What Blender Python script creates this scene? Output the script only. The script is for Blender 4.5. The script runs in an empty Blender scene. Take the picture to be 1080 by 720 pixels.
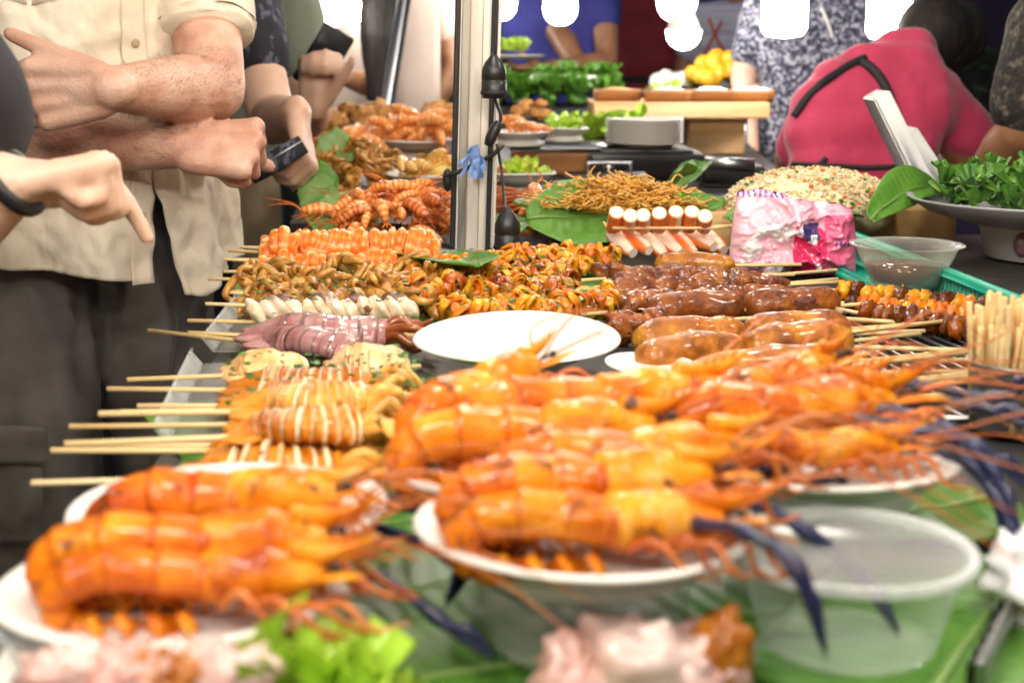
import bpy, math, random
import numpy as np
from mathutils import Vector, Matrix, noise as mn
from mathutils.bvhtree import BVHTree

rnd = random.Random(11)
sc = bpy.context.scene
COL = sc.collection
TAU = math.tau

# ------------------------------------------------------------------ camera
CAM = np.array([0.0, 0.0, 1.13])
TH = math.atan(310 / 1500)
FW = np.array([0, math.cos(TH), -math.sin(TH)])
UP = np.array([0, math.sin(TH), math.cos(TH)])


def ray(px, py):
    return FW + np.array([(px - 540) / 1500, 0, 0]) - UP * ((py - 360) / 1500)


def at(px, py, Y):
    """the point of the place seen at photo pixel (px, py), Y metres down the stall"""
    r = ray(px, py)
    return CAM + r * (Y / r[1])


def on(px, py, z=0.85):
    """the same, on the level z"""
    r = ray(px, py)
    return CAM + r * ((z - CAM[2]) / r[2])


cam = bpy.data.cameras.new("camera")
cam.lens = 50
cam.sensor_width = 36
cam.sensor_fit = 'HORIZONTAL'
cam.clip_start = 0.02
cam.clip_end = 400
cam.dof.use_dof = True
cam.dof.focus_distance = 1.55
cam.dof.aperture_fstop = 7.1
co = bpy.data.objects.new("camera", cam)
COL.objects.link(co)
co.location = CAM
co.rotation_euler = (math.pi / 2 - TH, 0, 0)
sc.camera = co

# ------------------------------------------------------------------ mesh kit
def A(p):
    return np.asarray(p, float)


def unit(v):
    v = A(v)
    return v / (np.linalg.norm(v) + 1e-12)


def catmull(pts, k=6):
    P = [A(p) for p in pts]
    P = [2 * P[0] - P[1]] + P + [2 * P[-1] - P[-2]]
    out = []
    for i in range(1, len(P) - 2):
        a, b, c, d = P[i - 1], P[i], P[i + 1], P[i + 2]
        for j in range(k):
            t = j / k
            out.append(.5 * (2 * b + (c - a) * t + (2 * a - 5 * b + 4 * c - d) * t * t + (3 * b - a - 3 * c + d) * t ** 3))
    out.append(P[-2])
    return out


class MB:
    def __init__(s):
        s.v, s.c, s.f, s.n = [], [], [], 0
        s.mi = []

    def add(s, v, f, col=(1, 1, 1), mat=0):
        v = np.asarray(v, float).reshape(-1, 3)
        if callable(col):
            c = col(v)
        else:
            c = np.asarray(col, float)
            if c.ndim == 1:
                c = np.tile(c[:3], (len(v), 1))
        s.v.append(v)
        s.c.append(c)
        n = s.n
        s.f += [tuple(int(i) + n for i in q) for q in f]
        s.mi += [mat] * len(f)
        s.n += len(v)

    def tube(s, pts, rad, n=8, flat=1.0, up=(0, 0, 1), col=(1, 1, 1), cap=True, mat=0, rfun=None, loop=False):
        P = np.array([A(p) for p in pts])
        m = len(P)
        if callable(rad):
            Rr = np.array([rad(i / max(1, m - 1)) for i in range(m)])
        elif np.ndim(rad) == 0:
            Rr = np.full(m, float(rad))
        else:
            Rr = np.interp(np.linspace(0, 1, m), np.linspace(0, 1, len(rad)), rad)
        T = np.gradient(P, axis=0) if m > 1 else np.array([[0, 0, 1.]])
        T /= np.linalg.norm(T, axis=1)[:, None] + 1e-12
        u = A(up)
        V = []
        ang = np.linspace(0, TAU, n, endpoint=False)
        for i in range(m):
            t = T[i]
            u = u - t * np.dot(u, t)
            if np.linalg.norm(u) < 1e-6:
                u = np.cross(t, [1, .3, .2])
            u = unit(u)
            w = np.cross(t, u)
            r = Rr[i] * (np.ones(n) if rfun is None else rfun(i / max(1, m - 1), ang))
            V.append(P[i] + np.outer(np.cos(ang) * r, w) + np.outer(np.sin(ang) * r * flat, u))
        V = np.concatenate(V)
        F = []
        for i in range(m - 1):
            for j in range(n):
                k = (j + 1) % n
                F.append((i * n + j, i * n + k, (i + 1) * n + k, (i + 1) * n + j))
        if cap:
            F.append(tuple(range(n - 1, -1, -1)))
            F.append(tuple((m - 1) * n + j for j in range(n)))
        s.add(V, F, np.repeat(col, n, 0) if (not callable(col) and np.ndim(col) == 2) else col, mat)

    def capsule(s, p0, r0, p1, r1, n=12, **k):
        p0, p1 = A(p0), A(p1)
        d = unit(p1 - p0)
        pts, rr = [], []
        for a in (80, 55, 28):
            a = math.radians(a)
            pts.append(p0 - d * r0 * math.sin(a)); rr.append(r0 * math.cos(a))
        pts += [p0, p0 + (p1 - p0) * .5, p1]; rr += [r0, (r0 + r1) / 2, r1]
        for a in (28, 55, 80):
            a = math.radians(a)
            pts.append(p1 + d * r1 * math.sin(a)); rr.append(r1 * math.cos(a))
        # exact rings
        P = np.array(pts)
        u = np.cross(d, [0, 0, 1.])
        if np.linalg.norm(u) < 1e-3:
            u = np.array([1., 0, 0])
        u = unit(u); w = np.cross(d, u)
        ang = np.linspace(0, TAU, n, endpoint=False)
        V = np.concatenate([P[i] + rr[i] * (np.outer(np.cos(ang), u) + np.outer(np.sin(ang), w)) for i in range(len(P))])
        F = []
        for i in range(len(P) - 1):
            for j in range(n):
                q = (j + 1) % n
                F.append((i * n + j, i * n + q, (i + 1) * n + q, (i + 1) * n + j))
        F.append(tuple(range(n - 1, -1, -1)))
        F.append(tuple((len(P) - 1) * n + j for j in range(n)))
        s.add(V, F, **k)

    def lathe(s, prof, c=(0, 0, 0), n=40, col=(1, 1, 1), mat=0, rfun=None, zfun=None):
        c = A(c)
        ang = np.linspace(0, TAU, n, endpoint=False)
        V, F = [], []
        for r, z in prof:
            rr = np.full(n, r) if rfun is None else r * rfun(ang)
            zz = np.full(n, z) if zfun is None else z + zfun(ang, r)
            V.append(np.stack([c[0] + rr * np.cos(ang), c[1] + rr * np.sin(ang), c[2] + zz], 1))
        for i in range(len(prof) - 1):
            for j in range(n):
                q = (j + 1) % n
                F.append((i * n + j, i * n + q, (i + 1) * n + q, (i + 1) * n + j))
        if prof[0][0] > 1e-5:
            F.append(tuple(range(n - 1, -1, -1)))
        if prof[-1][0] > 1e-5:
            F.append(tuple((len(prof) - 1) * n + j for j in range(n)))
        s.add(np.concatenate(V), F, col, mat)

    def ell(s, c, r, n=12, m=8, amp=0, fs=1.0, seed=0, rot=None, col=(1, 1, 1), mat=0):
        c = A(c)
        r = A([r] * 3 if np.ndim(r) == 0 else r)
        V = [(0, 0, -1)]
        for i in range(1, m):
            a = -math.pi / 2 + math.pi * i / m
            for j in range(n):
                b = TAU * j / n
                V.append((math.cos(a) * math.cos(b), math.cos(a) * math.sin(b), math.sin(a)))
        V.append((0, 0, 1))
        V = np.array(V)
        if amp:
            k = np.array([1 + amp * mn.fractal(Vector(v) * fs + Vector((seed * 7.3, seed * 3.1, seed)), .6, 2.2, 3) for v in V])
            V = V * k[:, None]
        V = V * r
        if rot is not None:
            V = V @ np.array(rot).T
        F = []
        for j in range(n):
            F.append((0, 1 + (j + 1) % n, 1 + j))
        for i in range(m - 2):
            for j in range(n):
                q = (j + 1) % n
                F.append((1 + i * n + j, 1 + i * n + q, 1 + (i + 1) * n + q, 1 + (i + 1) * n + j))
        l = len(V) - 1
        b = 1 + (m - 2) * n
        for j in range(n):
            F.append((b + j, b + (j + 1) % n, l))
        s.add(V + c, F, col, mat)

    def box(s, c, d, bev=.003, rot=0, col=(1, 1, 1), mat=0, M=None):
        """bevelled box"""
        c = A(c); h = A(d) / 2
        b = min(bev, h.min() * .9)
        V, idx = [], {}
        for sx in (-1, 1):
            for sy in (-1, 1):
                for sz in (-1, 1):
                    for ax in range(3):
                        p = np.array([sx, sy, sz]) * (h - b)
                        p[ax] = (sx, sy, sz)[ax] * h[ax]
                        idx[(sx, sy, sz, ax)] = len(V); V.append(p)
        F = []
        for ax in range(3):
            o = [a for a in range(3) if a != ax]
            for sg in (-1, 1):
                q = []
                for s1, s2 in ((-1, -1), (1, -1), (1, 1), (-1, 1)):
                    k = [0, 0, 0]; k[ax] = sg; k[o[0]] = s1; k[o[1]] = s2
                    q.append(idx[(*k, ax)])
                F.append(tuple(q if sg * (1 if ax != 1 else -1) > 0 else q[::-1]))
        for ax in range(3):            # edges along ax
            o = [a for a in range(3) if a != ax]
            for s1 in (-1, 1):
                for s2 in (-1, 1):
                    k0 = [0, 0, 0]; k0[o[0]] = s1; k0[o[1]] = s2
                    k1 = list(k0); k0[ax] = -1; k1[ax] = 1
                    F.append((idx[(*k0, o[0])], idx[(*k1, o[0])], idx[(*k1, o[1])], idx[(*k0, o[1])]))
        for sx in (-1, 1):
            for sy in (-1, 1):
                for sz in (-1, 1):
                    F.append(tuple(idx[(sx, sy, sz, a)] for a in range(3)))
        V = np.array(V)
        if rot:
            cr, sr = math.cos(rot), math.sin(rot)
            V = V @ np.array([[cr, sr, 0], [-sr, cr, 0], [0, 0, 1]])
        if M is not None:
            V = V @ np.array(M).T
        s.add(V + c, F, col, mat)

    def grid(s, fn, nu, nv, th=0.0, col=(1, 1, 1), mat=0):
        """sheet fn(u,v) -> point; th gives it thickness (vertical offset of a second side)"""
        V = np.array([fn(i / nu, j / nv) for i in range(nu + 1) for j in range(nv + 1)], float)
        W = nv + 1
        F = [(i * W + j, (i + 1) * W + j, (i + 1) * W + j + 1, i * W + j + 1) for i in range(nu) for j in range(nv)]
        if not th:
            s.add(V, F, col, mat); return
        G = V.reshape(nu + 1, W, 3)
        du = np.gradient(G, axis=0); dv = np.gradient(G, axis=1)
        N = np.cross(du, dv).reshape(-1, 3)
        N /= np.linalg.norm(N, axis=1)[:, None] + 1e-12
        V2 = V - N * th
        n = len(V)
        F2 = [tuple(i + n for i in q[::-1]) for q in F]
        E = [(0, j, 0, j + 1, 0) for j in range(nv)]
        for j in range(nv):
            F2.append((j, j + 1, n + j + 1, n + j))
            b = nu * W
            F2.append((b + j + 1, b + j, n + b + j, n + b + j + 1))
        for i in range(nu):
            F2.append(((i + 1) * W, i * W, n + i * W, n + (i + 1) * W))
            F2.append((i * W + nv, (i + 1) * W + nv, n + (i + 1) * W + nv, n + i * W + nv))
        if callable(col):
            cc = col(V); cc = np.concatenate([cc, cc])
        elif np.ndim(col) == 2:
            cc = np.concatenate([col, col])
        else:
            cc = col
        s.add(np.concatenate([V, V2]), F + F2, cc, mat)

    def mesh(s, name, mats, smooth=True, off=None):
        V = np.concatenate(s.v)
        if off is not None:
            V = V - A(off)
        me = bpy.data.meshes.new(name)
        me.from_pydata(V.tolist(), [], s.f)
        for m in (mats if isinstance(mats, (list, tuple)) else [mats]):
            me.materials.append(m)
        ca = me.color_attributes.new("Col", 'FLOAT_COLOR', 'POINT')
        C = np.ones((len(V), 4)); C[:, :3] = np.concatenate(s.c)
        ca.data.foreach_set("color", C.ravel())
        me.polygons.foreach_set("use_smooth", [bool(smooth)] * len(me.polygons))
        me.polygons.foreach_set("material_index", s.mi)
        me.update()
        return me

    def build(s, name, mats, parent=None, smooth=True, off=None, loc=None, rz=0):
        o = bpy.data.objects.new(name, s.mesh(name, mats, smooth, off))
        COL.objects.link(o)
        if parent is not None:
            o.parent = parent
        if loc is not None:
            o.location = [float(x) for x in loc]
        if rz:
            o.rotation_euler[2] = rz
        return o


def tag(o, label=None, cat=None, group=None, kind=None):
    if label: o['label'] = label
    if cat: o['category'] = cat
    if group: o['group'] = group
    if kind: o['kind'] = kind
    return o


def thing(name, label, cat, loc=(0, 0, 0), rz=0, group=None, rot=None):
    o = bpy.data.objects.new(name, None)
    o.empty_display_size = .02
    COL.objects.link(o)
    o.location = [float(x) for x in loc]
    o.rotation_euler = rot if rot is not None else (0, 0, rz)
    return tag(o, label, cat, group)


def dup(root, loc, rot, scale=1, label=None, group=None):
    r = root.copy(); COL.objects.link(r)
    r.location = [float(x) for x in loc]; r.rotation_euler = rot; r.scale = (scale,) * 3
    if label: r['label'] = label
    if group: r['group'] = group
    for ch in list(root.children):
        c = ch.copy(); COL.objects.link(c); c.parent = r
        for g in list(ch.children):
            d = g.copy(); COL.objects.link(d); d.parent = c
    return r


def remeshed(name, mb, vox, mat, parent=None, smooth=6, disp=None, off=None, factor=.5, cut=None):
    """one continuous skin over all the closed shapes in mb"""
    tmp = mb.build("tmp", mat)
    m = tmp.modifiers.new("r", 'REMESH'); m.mode = 'VOXEL'; m.voxel_size = vox
    if smooth:
        m2 = tmp.modifiers.new("s", 'SMOOTH'); m2.factor = factor; m2.iterations = smooth
    dg = bpy.context.evaluated_depsgraph_get()
    me = bpy.data.meshes.new_from_object(tmp.evaluated_get(dg))
    bpy.data.objects.remove(tmp)
    me.name = name
    n = len(me.vertices)
    co_ = np.empty(n * 3); me.vertices.foreach_get("co", co_); co_ = co_.reshape(-1, 3)
    if disp is not None:
        no = np.empty(n * 3); me.vertices.foreach_get("normal", no); no = no.reshape(-1, 3)
        d = np.array([disp(p) for p in co_])
        co_ = co_ + no * d[:, None]
    if off is not None:
        co_ = co_ - A(off)
    me.vertices.foreach_set("co", co_.ravel())
    if "Col" not in me.color_attributes:
        ca = me.color_attributes.new("Col", 'FLOAT_COLOR', 'POINT')
        ca.data.foreach_set("color", np.ones(n * 4))
    me.polygons.foreach_set("use_smooth", [True] * len(me.polygons))
    me.materials.clear(); me.materials.append(mat)
    me.update()
    o = bpy.data.objects.new(name, me)
    COL.objects.link(o)
    if parent is not None:
        o.parent = parent
    return o


# ------------------------------------------------------------------ materials
def mat(name, ramp, scale=60, detail=4, rough=.4, bump=.2, bscale=None, char=0, cscale=35, ccol=(.02, .01, .006),
        coat=0, metal=0, spec=.5, sss=0, stretch=None, dist=0.0, sheen=0, alpha=None, emis=None, cw=.06, weave=0, bdist=.004):
    m = bpy.data.materials.new(name); m.use_nodes = True
    nt = m.node_tree; N = nt.nodes; L = nt.links
    b = N["Principled BSDF"]
    b.inputs["Roughness"].default_value = rough
    b.inputs["Metallic"].default_value = metal
    b.inputs["Specular IOR Level"].default_value = spec
    b.inputs["Coat Weight"].default_value = coat
    b.inputs["Coat Roughness"].default_value = .12
    if sheen: b.inputs["Sheen Weight"].default_value = sheen
    if sss:
        b.inputs["Subsurface Weight"].default_value = sss
        b.inputs["Subsurface Radius"].default_value = (.012, .004, .002)
        b.inputs["Subsurface Scale"].default_value = 1
    tc = N.new("ShaderNodeTexCoord"); oi = N.new("ShaderNodeObjectInfo")
    mul = N.new("ShaderNodeMath"); mul.operation = 'MULTIPLY'; mul.inputs[1].default_value = 37
    L.new(oi.outputs["Random"], mul.inputs[0])
    mp = N.new("ShaderNodeMapping")
    L.new(tc.outputs["Object"], mp.inputs["Vector"]); L.new(mul.outputs[0], mp.inputs["Location"])
    if stretch: mp.inputs["Scale"].default_value = stretch
    vec = mp.outputs[0]
    n1 = N.new("ShaderNodeTexNoise"); n1.inputs["Scale"].default_value = scale; n1.inputs["Detail"].default_value = detail
    n1.inputs["Distortion"].default_value = dist
    L.new(vec, n1.inputs["Vector"])
    cr = N.new("ShaderNodeValToRGB")
    while len(cr.color_ramp.elements) < len(ramp): cr.color_ramp.elements.new(.5)
    for e, (p, c) in zip(cr.color_ramp.elements, ramp):
        e.position = p; e.color = (*c, 1)
    L.new(n1.outputs["Fac"], cr.inputs[0])
    at_ = N.new("ShaderNodeAttribute"); at_.attribute_name = "Col"
    mx = N.new("ShaderNodeMix"); mx.data_type = 'RGBA'; mx.blend_type = 'MULTIPLY'; mx.inputs[0].default_value = 1
    L.new(cr.outputs[0], mx.inputs[6]); L.new(at_.outputs["Color"], mx.inputs[7])
    out = mx.outputs[2]
    if char:
        n2 = N.new("ShaderNodeTexNoise"); n2.inputs["Scale"].default_value = cscale; n2.inputs["Detail"].default_value = 6
        n2.inputs["Roughness"].default_value = .65
        L.new(vec, n2.inputs["Vector"])
        c2 = N.new("ShaderNodeValToRGB")
        c2.color_ramp.elements[0].position = .68 - char * .3; c2.color_ramp.elements[0].color = (0, 0, 0, 1)
        c2.color_ramp.elements[1].position = .68 - char * .3 + cw; c2.color_ramp.elements[1].color = (.92, .92, .92, 1)
        L.new(n2.outputs["Fac"], c2.inputs[0])
        m2 = N.new("ShaderNodeMix"); m2.data_type = 'RGBA'
        L.new(c2.outputs[0], m2.inputs[0]); L.new(out, m2.inputs[6]); m2.inputs[7].default_value = (*ccol, 1)
        out = m2.outputs[2]
    L.new(out, b.inputs["Base Color"])
    if bump:
        n3 = N.new("ShaderNodeTexNoise"); n3.inputs["Scale"].default_value = bscale or scale * 2.5; n3.inputs["Detail"].default_value = 5
        L.new(vec, n3.inputs["Vector"])
        hh = n3.outputs["Fac"]
        if weave:
            w = N.new("ShaderNodeTexWave"); w.inputs["Scale"].default_value = weave; w.bands_direction = 'DIAGONAL'
            L.new(tc.outputs["Object"], w.inputs["Vector"])
            ad = N.new("ShaderNodeMath"); ad.operation = 'ADD'
            L.new(hh, ad.inputs[0]); L.new(w.outputs["Fac"], ad.inputs[1]); hh = ad.outputs[0]
        bp = N.new("ShaderNodeBump"); bp.inputs["Strength"].default_value = bump; bp.inputs["Distance"].default_value = bdist
        L.new(hh, bp.inputs["Height"]); L.new(bp.outputs[0], b.inputs["Normal"])
    if emis:
        b.inputs["Emission Color"].default_value = (*emis[0], 1); b.inputs["Emission Strength"].default_value = emis[1]
    return m


def flat(name, c, rough=.5, bump=.05, var=.12, scale=20, **k):
    lo = tuple(x * (1 - var) for x in c); hi = tuple(min(1, x * (1 + var)) for x in c)
    return mat(name, [(.3, lo), (.7, hi)], scale=scale, rough=rough, bump=bump, **k)


def plastic(name, tint=(.93, .95, .95), body=.25, rough=.12):
    """thin clear or milky plastic sheet"""
    m = bpy.data.materials.new(name); m.use_nodes = True
    nt = m.node_tree; N = nt.nodes; L = nt.links
    b = N["Principled BSDF"]; b.inputs["Base Color"].default_value = (.8, .82, .82, 1); b.inputs["Roughness"].default_value = rough
    at_ = N.new("ShaderNodeAttribute"); at_.attribute_name = "Col"
    L.new(at_.outputs["Color"], b.inputs["Base Color"])
    t = N.new("ShaderNodeBsdfTransparent"); t.inputs[0].default_value = (*tint, 1)
    lw = N.new("ShaderNodeLayerWeight"); lw.inputs[0].default_value = .35
    ns = N.new("ShaderNodeTexNoise"); ns.inputs["Scale"].default_value = 30; ns.inputs["Detail"].default_value = 5
    ma = N.new("ShaderNodeMath"); ma.operation = 'MULTIPLY_ADD'; ma.inputs[1].default_value = .38; ma.inputs[2].default_value = body * .6
    L.new(lw.outputs["Facing"], ma.inputs[0])
    m3 = N.new("ShaderNodeMath"); m3.operation = 'MULTIPLY_ADD'; m3.inputs[1].default_value = body * .8
    L.new(ns.outputs["Fac"], m3.inputs[0]); L.new(ma.outputs[0], m3.inputs[2]); m3.use_clamp = True
    mx = N.new("ShaderNodeMixShader")
    L.new(m3.outputs[0], mx.inputs[0]); L.new(t.outputs[0], mx.inputs[1]); L.new(b.outputs[0], mx.inputs[2])
    L.new(mx.outputs[0], N["Material Output"].inputs[0])
    return m


def leafmat(name, lo, hi, ribs=140):
    m = mat(name, [(.25, lo), (.75, hi)], scale=7, rough=.38, bump=0, detail=5)
    nt = m.node_tree; N = nt.nodes; L = nt.links; b = N["Principled BSDF"]
    tc = N.new("ShaderNodeTexCoord"); w = N.new("ShaderNodeTexWave"); w.bands_direction = 'X'
    w.inputs["Scale"].default_value = ribs / 6; w.inputs["Distortion"].default_value = .6; w.inputs["Detail"].default_value = 2
    L.new(tc.outputs["Object"], w.inputs["Vector"])
    bp = N.new("ShaderNodeBump"); bp.inputs["Strength"].default_value = .3; bp.inputs["Distance"].default_value = .0015
    L.new(w.outputs["Fac"], bp.inputs["Height"]); L.new(bp.outputs[0], b.inputs["Normal"])
    t = N.new("ShaderNodeBsdfTranslucent"); mx = N.new("ShaderNodeMixShader"); mx.inputs[0].default_value = .25
    src = b.inputs["Base Color"].links[0].from_socket
    L.new(src, t.inputs[0]); L.new(b.outputs[0], mx.inputs[1]); L.new(t.outputs[0], mx.inputs[2])
    L.new(mx.outputs[0], N["Material Output"].inputs[0])
    return m


def glow(name, c, s):
    m = bpy.data.materials.new(name); m.use_nodes = True
    b = m.node_tree.nodes["Principled BSDF"]
    b.inputs["Base Color"].default_value = (.9, .9, .88, 1)
    b.inputs["Emission Color"].default_value = (*c, 1); b.inputs["Emission Strength"].default_value = s
    return m


M = {}
M['prawn'] = mat('prawn_shell', [(.3, (.36, .045, .002)), (.44, (.66, .135, .003)), (.6, (.75, .22, .005)), (.78, (.82, .38, .04))], scale=30, rough=.34, spec=.14, bump=.6, bscale=160, char=.36, cscale=55, ccol=(.14, .035, .008), coat=.38)
M['prawnhead'] = mat('prawn_head', [(.3, (.34, .05, .003)), (.43, (.66, .17, .004)), (.57, (.76, .30, .012)), (.72, (.82, .52, .20))], scale=34, rough=.34, spec=.16, bump=.4, bscale=170, char=.26, cscale=60, ccol=(.06, .02, .012), coat=.25)
M['claw'] = mat('blue_claw', [(.3, (.006, .007, .025)), (.55, (.014, .018, .075)), (.75, (.05, .035, .05))], scale=50, rough=.3, bump=.5, bscale=220, coat=.3)
M['leg'] = mat('prawn_leg', [(.3, (.42, .07, .012)), (.6, (.62, .18, .03)), (.8, (.56, .32, .18))], scale=45, rough=.4, bump=.2)
M['shrimp'] = mat('shrimp_shell', [(.3, (.92, .84, .76)), (.6, (1, 1, 1)), (.8, (1, .95, .85))], scale=60, rough=.25, bump=.2, coat=.3, spec=.3)
M['bamboo'] = mat('bamboo_stick', [(.3, (.70, .46, .19)), (.6, (.84, .63, .31)), (.8, (.92, .76, .46))], scale=40, stretch=(.12, 1, 1), rough=.5, bump=.25, bscale=90)
M['squid'] = mat('grilled_squid', [(.25, (.56, .36, .17)), (.5, (.90, .78, .58)), (.8, (.97, .94, .86))], scale=55, rough=.3, bump=.4, bscale=140, char=.26, cscale=70, ccol=(.16, .05, .012), coat=.2, spec=.35)
M['rawsquid'] = mat('pink_squid', [(.25, (.26, .09, .085)), (.5, (.42, .19, .18)), (.8, (.62, .42, .38))], scale=42, rough=.25, bump=.15, coat=.4, char=.13, cscale=140, ccol=(.22, .05, .07))
M['octopus'] = mat('octopus_skin', [(.25, (.12, .04, .008)), (.42, (.40, .16, .02)), (.6, (.60, .30, .045)), (.8, (.72, .48, .16))], scale=70, rough=.3, bump=.5, bscale=170, char=.12, cscale=50, coat=.4)
M['orange'] = mat('saucy_squid', [(.25, (.50, .06, .004)), (.45, (.74, .22, .008)), (.62, (.80, .40, .015)), (.8, (.85, .6, .10))], scale=55, rough=.25, bump=.5, bscale=150, char=.26, cscale=45, ccol=(.045, .015, .01), coat=.4, spec=.3)
M['meat'] = mat('grilled_meat', [(.25, (.05, .010, .002)), (.45, (.19, .042, .006)), (.62, (.34, .10, .014)), (.8, (.54, .25, .07))], scale=60, rough=.33, spec=.35, bump=.9, bscale=150, char=.32, cscale=70, ccol=(.03, .014, .01), coat=.5)
M['sausage'] = mat('brown_sausage', [(.28, (.06, .012, .002)), (.5, (.22, .05, .004)), (.75, (.40, .13, .010))], scale=55, rough=.36, spec=.35, bump=.7, bscale=120, char=.3, cscale=16, ccol=(.07, .016, .006), coat=.4)
M['wrap'] = mat('golden_sausage', [(.28, (.16, .04, .003)), (.5, (.42, .13, .006)), (.75, (.64, .31, .03))], scale=45, rough=.36, spec=.35, bump=.9, bscale=130, char=.3, cscale=18, ccol=(.09, .03, .01), coat=.4)
M['crab'] = mat('crab_stick_flesh', [(.3, (.88, .80, .70)), (.7, (.98, .95, .9))], scale=70, rough=.4, bump=.2, coat=.2)
M['noodle'] = mat('fried_noodle', [(.3, (.54, .22, .025)), (.6, (.74, .42, .07)), (.8, (.82, .58, .2))], scale=60, rough=.4, bump=.1, coat=.3)
M['rice'] = mat('fried_rice', [(.3, (.7, .52, .27)), (.6, (.82, .7, .46)), (.8, (.88, .8, .62))], scale=90, rough=.5, bump=.2)
M['veg'] = mat('cut_vegetable', [(.3, (.85, .85, .85)), (.7, (1, 1, 1))], scale=60, rough=.4, bump=.2)
M['fried'] = mat('fried_batter', [(.25, (.25, .075, .012)), (.5, (.48, .2, .04)), (.75, (.68, .38, .12))], scale=60, rough=.5, bump=1, bscale=110, char=.12, cscale=50, ccol=(.1, .03, .01))
M['leaf'] = leafmat('banana_leaf', (.06, .20, .02), (.17, .38, .05))
M['leafmid'] = leafmat('mid_leaf', (.08, .24, .03), (.20, .40, .07))
M['leafpale'] = leafmat('pale_leaf', (.13, .27, .045), (.30, .46, .13))
M['lettuce'] = mat('lettuce', [(.3, (.30, .52, .02)), (.6, (.52, .74, .07)), (.8, (.7, .85, .25))], scale=40, rough=.45, bump=.3, coat=.2)
M['greens'] = mat('dark_greens', [(.3, (.03, .12, .012)), (.6, (.10, .25, .03)), (.8, (.30, .44, .08))], scale=40, rough=.35, bump=.3)
M['plate'] = flat('white_plate', (.74, .71, .65), rough=.45, bump=.08, var=.02)
M['enamel'] = flat('grey_enamel', (.42, .43, .45), rough=.3, var=.06)
M['usedplate'] = mat('smeared_plate', [(.3, (.72, .69, .63)), (.7, (.77, .74, .68))], scale=9, rough=.42, bump=.05, char=.16, cscale=13, ccol=(.66, .50, .26), cw=.35)
M['foam'] = flat('white_foam', (.84, .83, .82), rough=.55, bump=.1, var=.03)
M['clear'] = plastic('clear_plastic', body=.0)
M['milky'] = plastic('milky_plastic', tint=(.90, .92, .90), body=.05, rough=.25)
M['rimclear'] = plastic('rim_plastic', tint=(.9, .92, .92), body=.22, rough=.18)
M['bowl'] = plastic('bowl_plastic', tint=(.90, .89, .84), body=.03)
M['sauce'] = mat('dark_sauce', [(.3, (.05, .012, .003)), (.7, (.15, .075, .02))], scale=30, rough=.08, bump=0, coat=.5)
M['steel'] = mat('brushed_steel', [(.3, (.42, .42, .43)), (.7, (.6, .6, .6))], scale=8, rough=.32, bump=.1, metal=1)
M['darksteel'] = mat('dark_steel', [(.3, (.020, .019, .018)), (.7, (.055, .052, .048))], scale=14, rough=.5, bump=.15, metal=.2)
M['black'] = flat('black_plastic', (.012, .012, .013), rough=.38)
M['strap'] = flat('black_strap', (.010, .010, .012), rough=.6, bump=.3, scale=200)
M['polewhite'] = mat('painted_pole', [(.3, (.60, .55, .47)), (.6, (.74, .70, .63)), (.8, (.80, .77, .71))], scale=16, stretch=(1, 1, .15), rough=.45, bump=.12, bscale=60, char=.06, cscale=30, ccol=(.34, .26, .2))
M['wood'] = mat('pale_wood', [(.3, (.46, .26, .10)), (.6, (.60, .38, .17)), (.8, (.68, .47, .24))], scale=22, stretch=(.12, 1, 1), rough=.5, bump=.2, bscale=60, dist=1)
M['woodred'] = mat('brown_wood', [(.3, (.22, .085, .03)), (.6, (.36, .16, .055)), (.8, (.5, .26, .1))], scale=20, stretch=(.15, 1, 1), rough=.45, bump=.2, dist=1)
M['teal'] = flat('teal_plastic', (.004, .27, .18), rough=.35, var=.1)
M['pink'] = mat('pink_film', [(.3, (.9, .9, .9)), (.7, (1, 1, 1))], scale=40, rough=.18, bump=.35, bscale=40, coat=.5)
M['ribbon'] = mat('blue_ribbon', [(.3, (.06, .14, .40)), (.7, (.25, .40, .72))], scale=120, stretch=(1, 1, .1), rough=.6, bump=.2)
M['skin'] = mat('fair_skin', [(.25, (.43, .175, .12)), (.5, (.61, .345, .245)), (.75, (.71, .48, .37))], scale=18, detail=6, rough=.48, bump=.3, bscale=240, sss=.10, char=.15, cscale=150, ccol=(.34, .17, .11), cw=.4)
M['skinpale'] = mat('pale_skin', [(.25, (.60, .34, .23)), (.5, (.70, .45, .33)), (.78, (.76, .52, .40))], scale=14, rough=.45, bump=.15, bscale=220, sss=.12)
M['skinbrown'] = mat('brown_skin', [(.25, (.20, .085, .04)), (.5, (.28, .13, .065)), (.78, (.35, .18, .1))], scale=14, rough=.42, bump=.15, bscale=220)
M['beige'] = mat('beige_cotton', [(.3, (.64, .54, .40)), (.6, (.72, .63, .49)), (.8, (.78, .70, .57))], scale=5, rough=.85, bump=.7, bscale=18, bdist=.012, sheen=.2, weave=0)
M['greytrouser'] = mat('grey_trouser', [(.3, (.22, .185, .155)), (.55, (.37, .32, .275)), (.8, (.50, .45, .40))], scale=9, rough=.75, bump=1, bscale=12, bdist=.025, sheen=.2, stretch=(1, 1, 1.8), weave=260)  # wide tone range in the colour stands in for fold shading
M['blackcloth'] = mat('black_cloth', [(.3, (.006, .006, .008)), (.7, (.018, .018, .024))], scale=8, rough=.85, bump=.5, bscale=22)
M['navycloth'] = mat('navy_cloth', [(.3, (.008, .014, .07)), (.7, (.02, .035, .14))], scale=8, rough=.85, bump=.4, bscale=22)
M['patterned'] = mat('dark_patterned', [(.4, (.010, .010, .016)), (.56, (.016, .017, .028)), (.62, (.10, .11, .16))], scale=60, stretch=(1, 1, .5), rough=.8, bump=.5, bscale=24)
M['sage'] = mat('sage_tee', [(.3, (.15, .17, .125)), (.7, (.23, .25, .19))], scale=5, rough=.85, bump=.5, bscale=18, sheen=.2)
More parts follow.
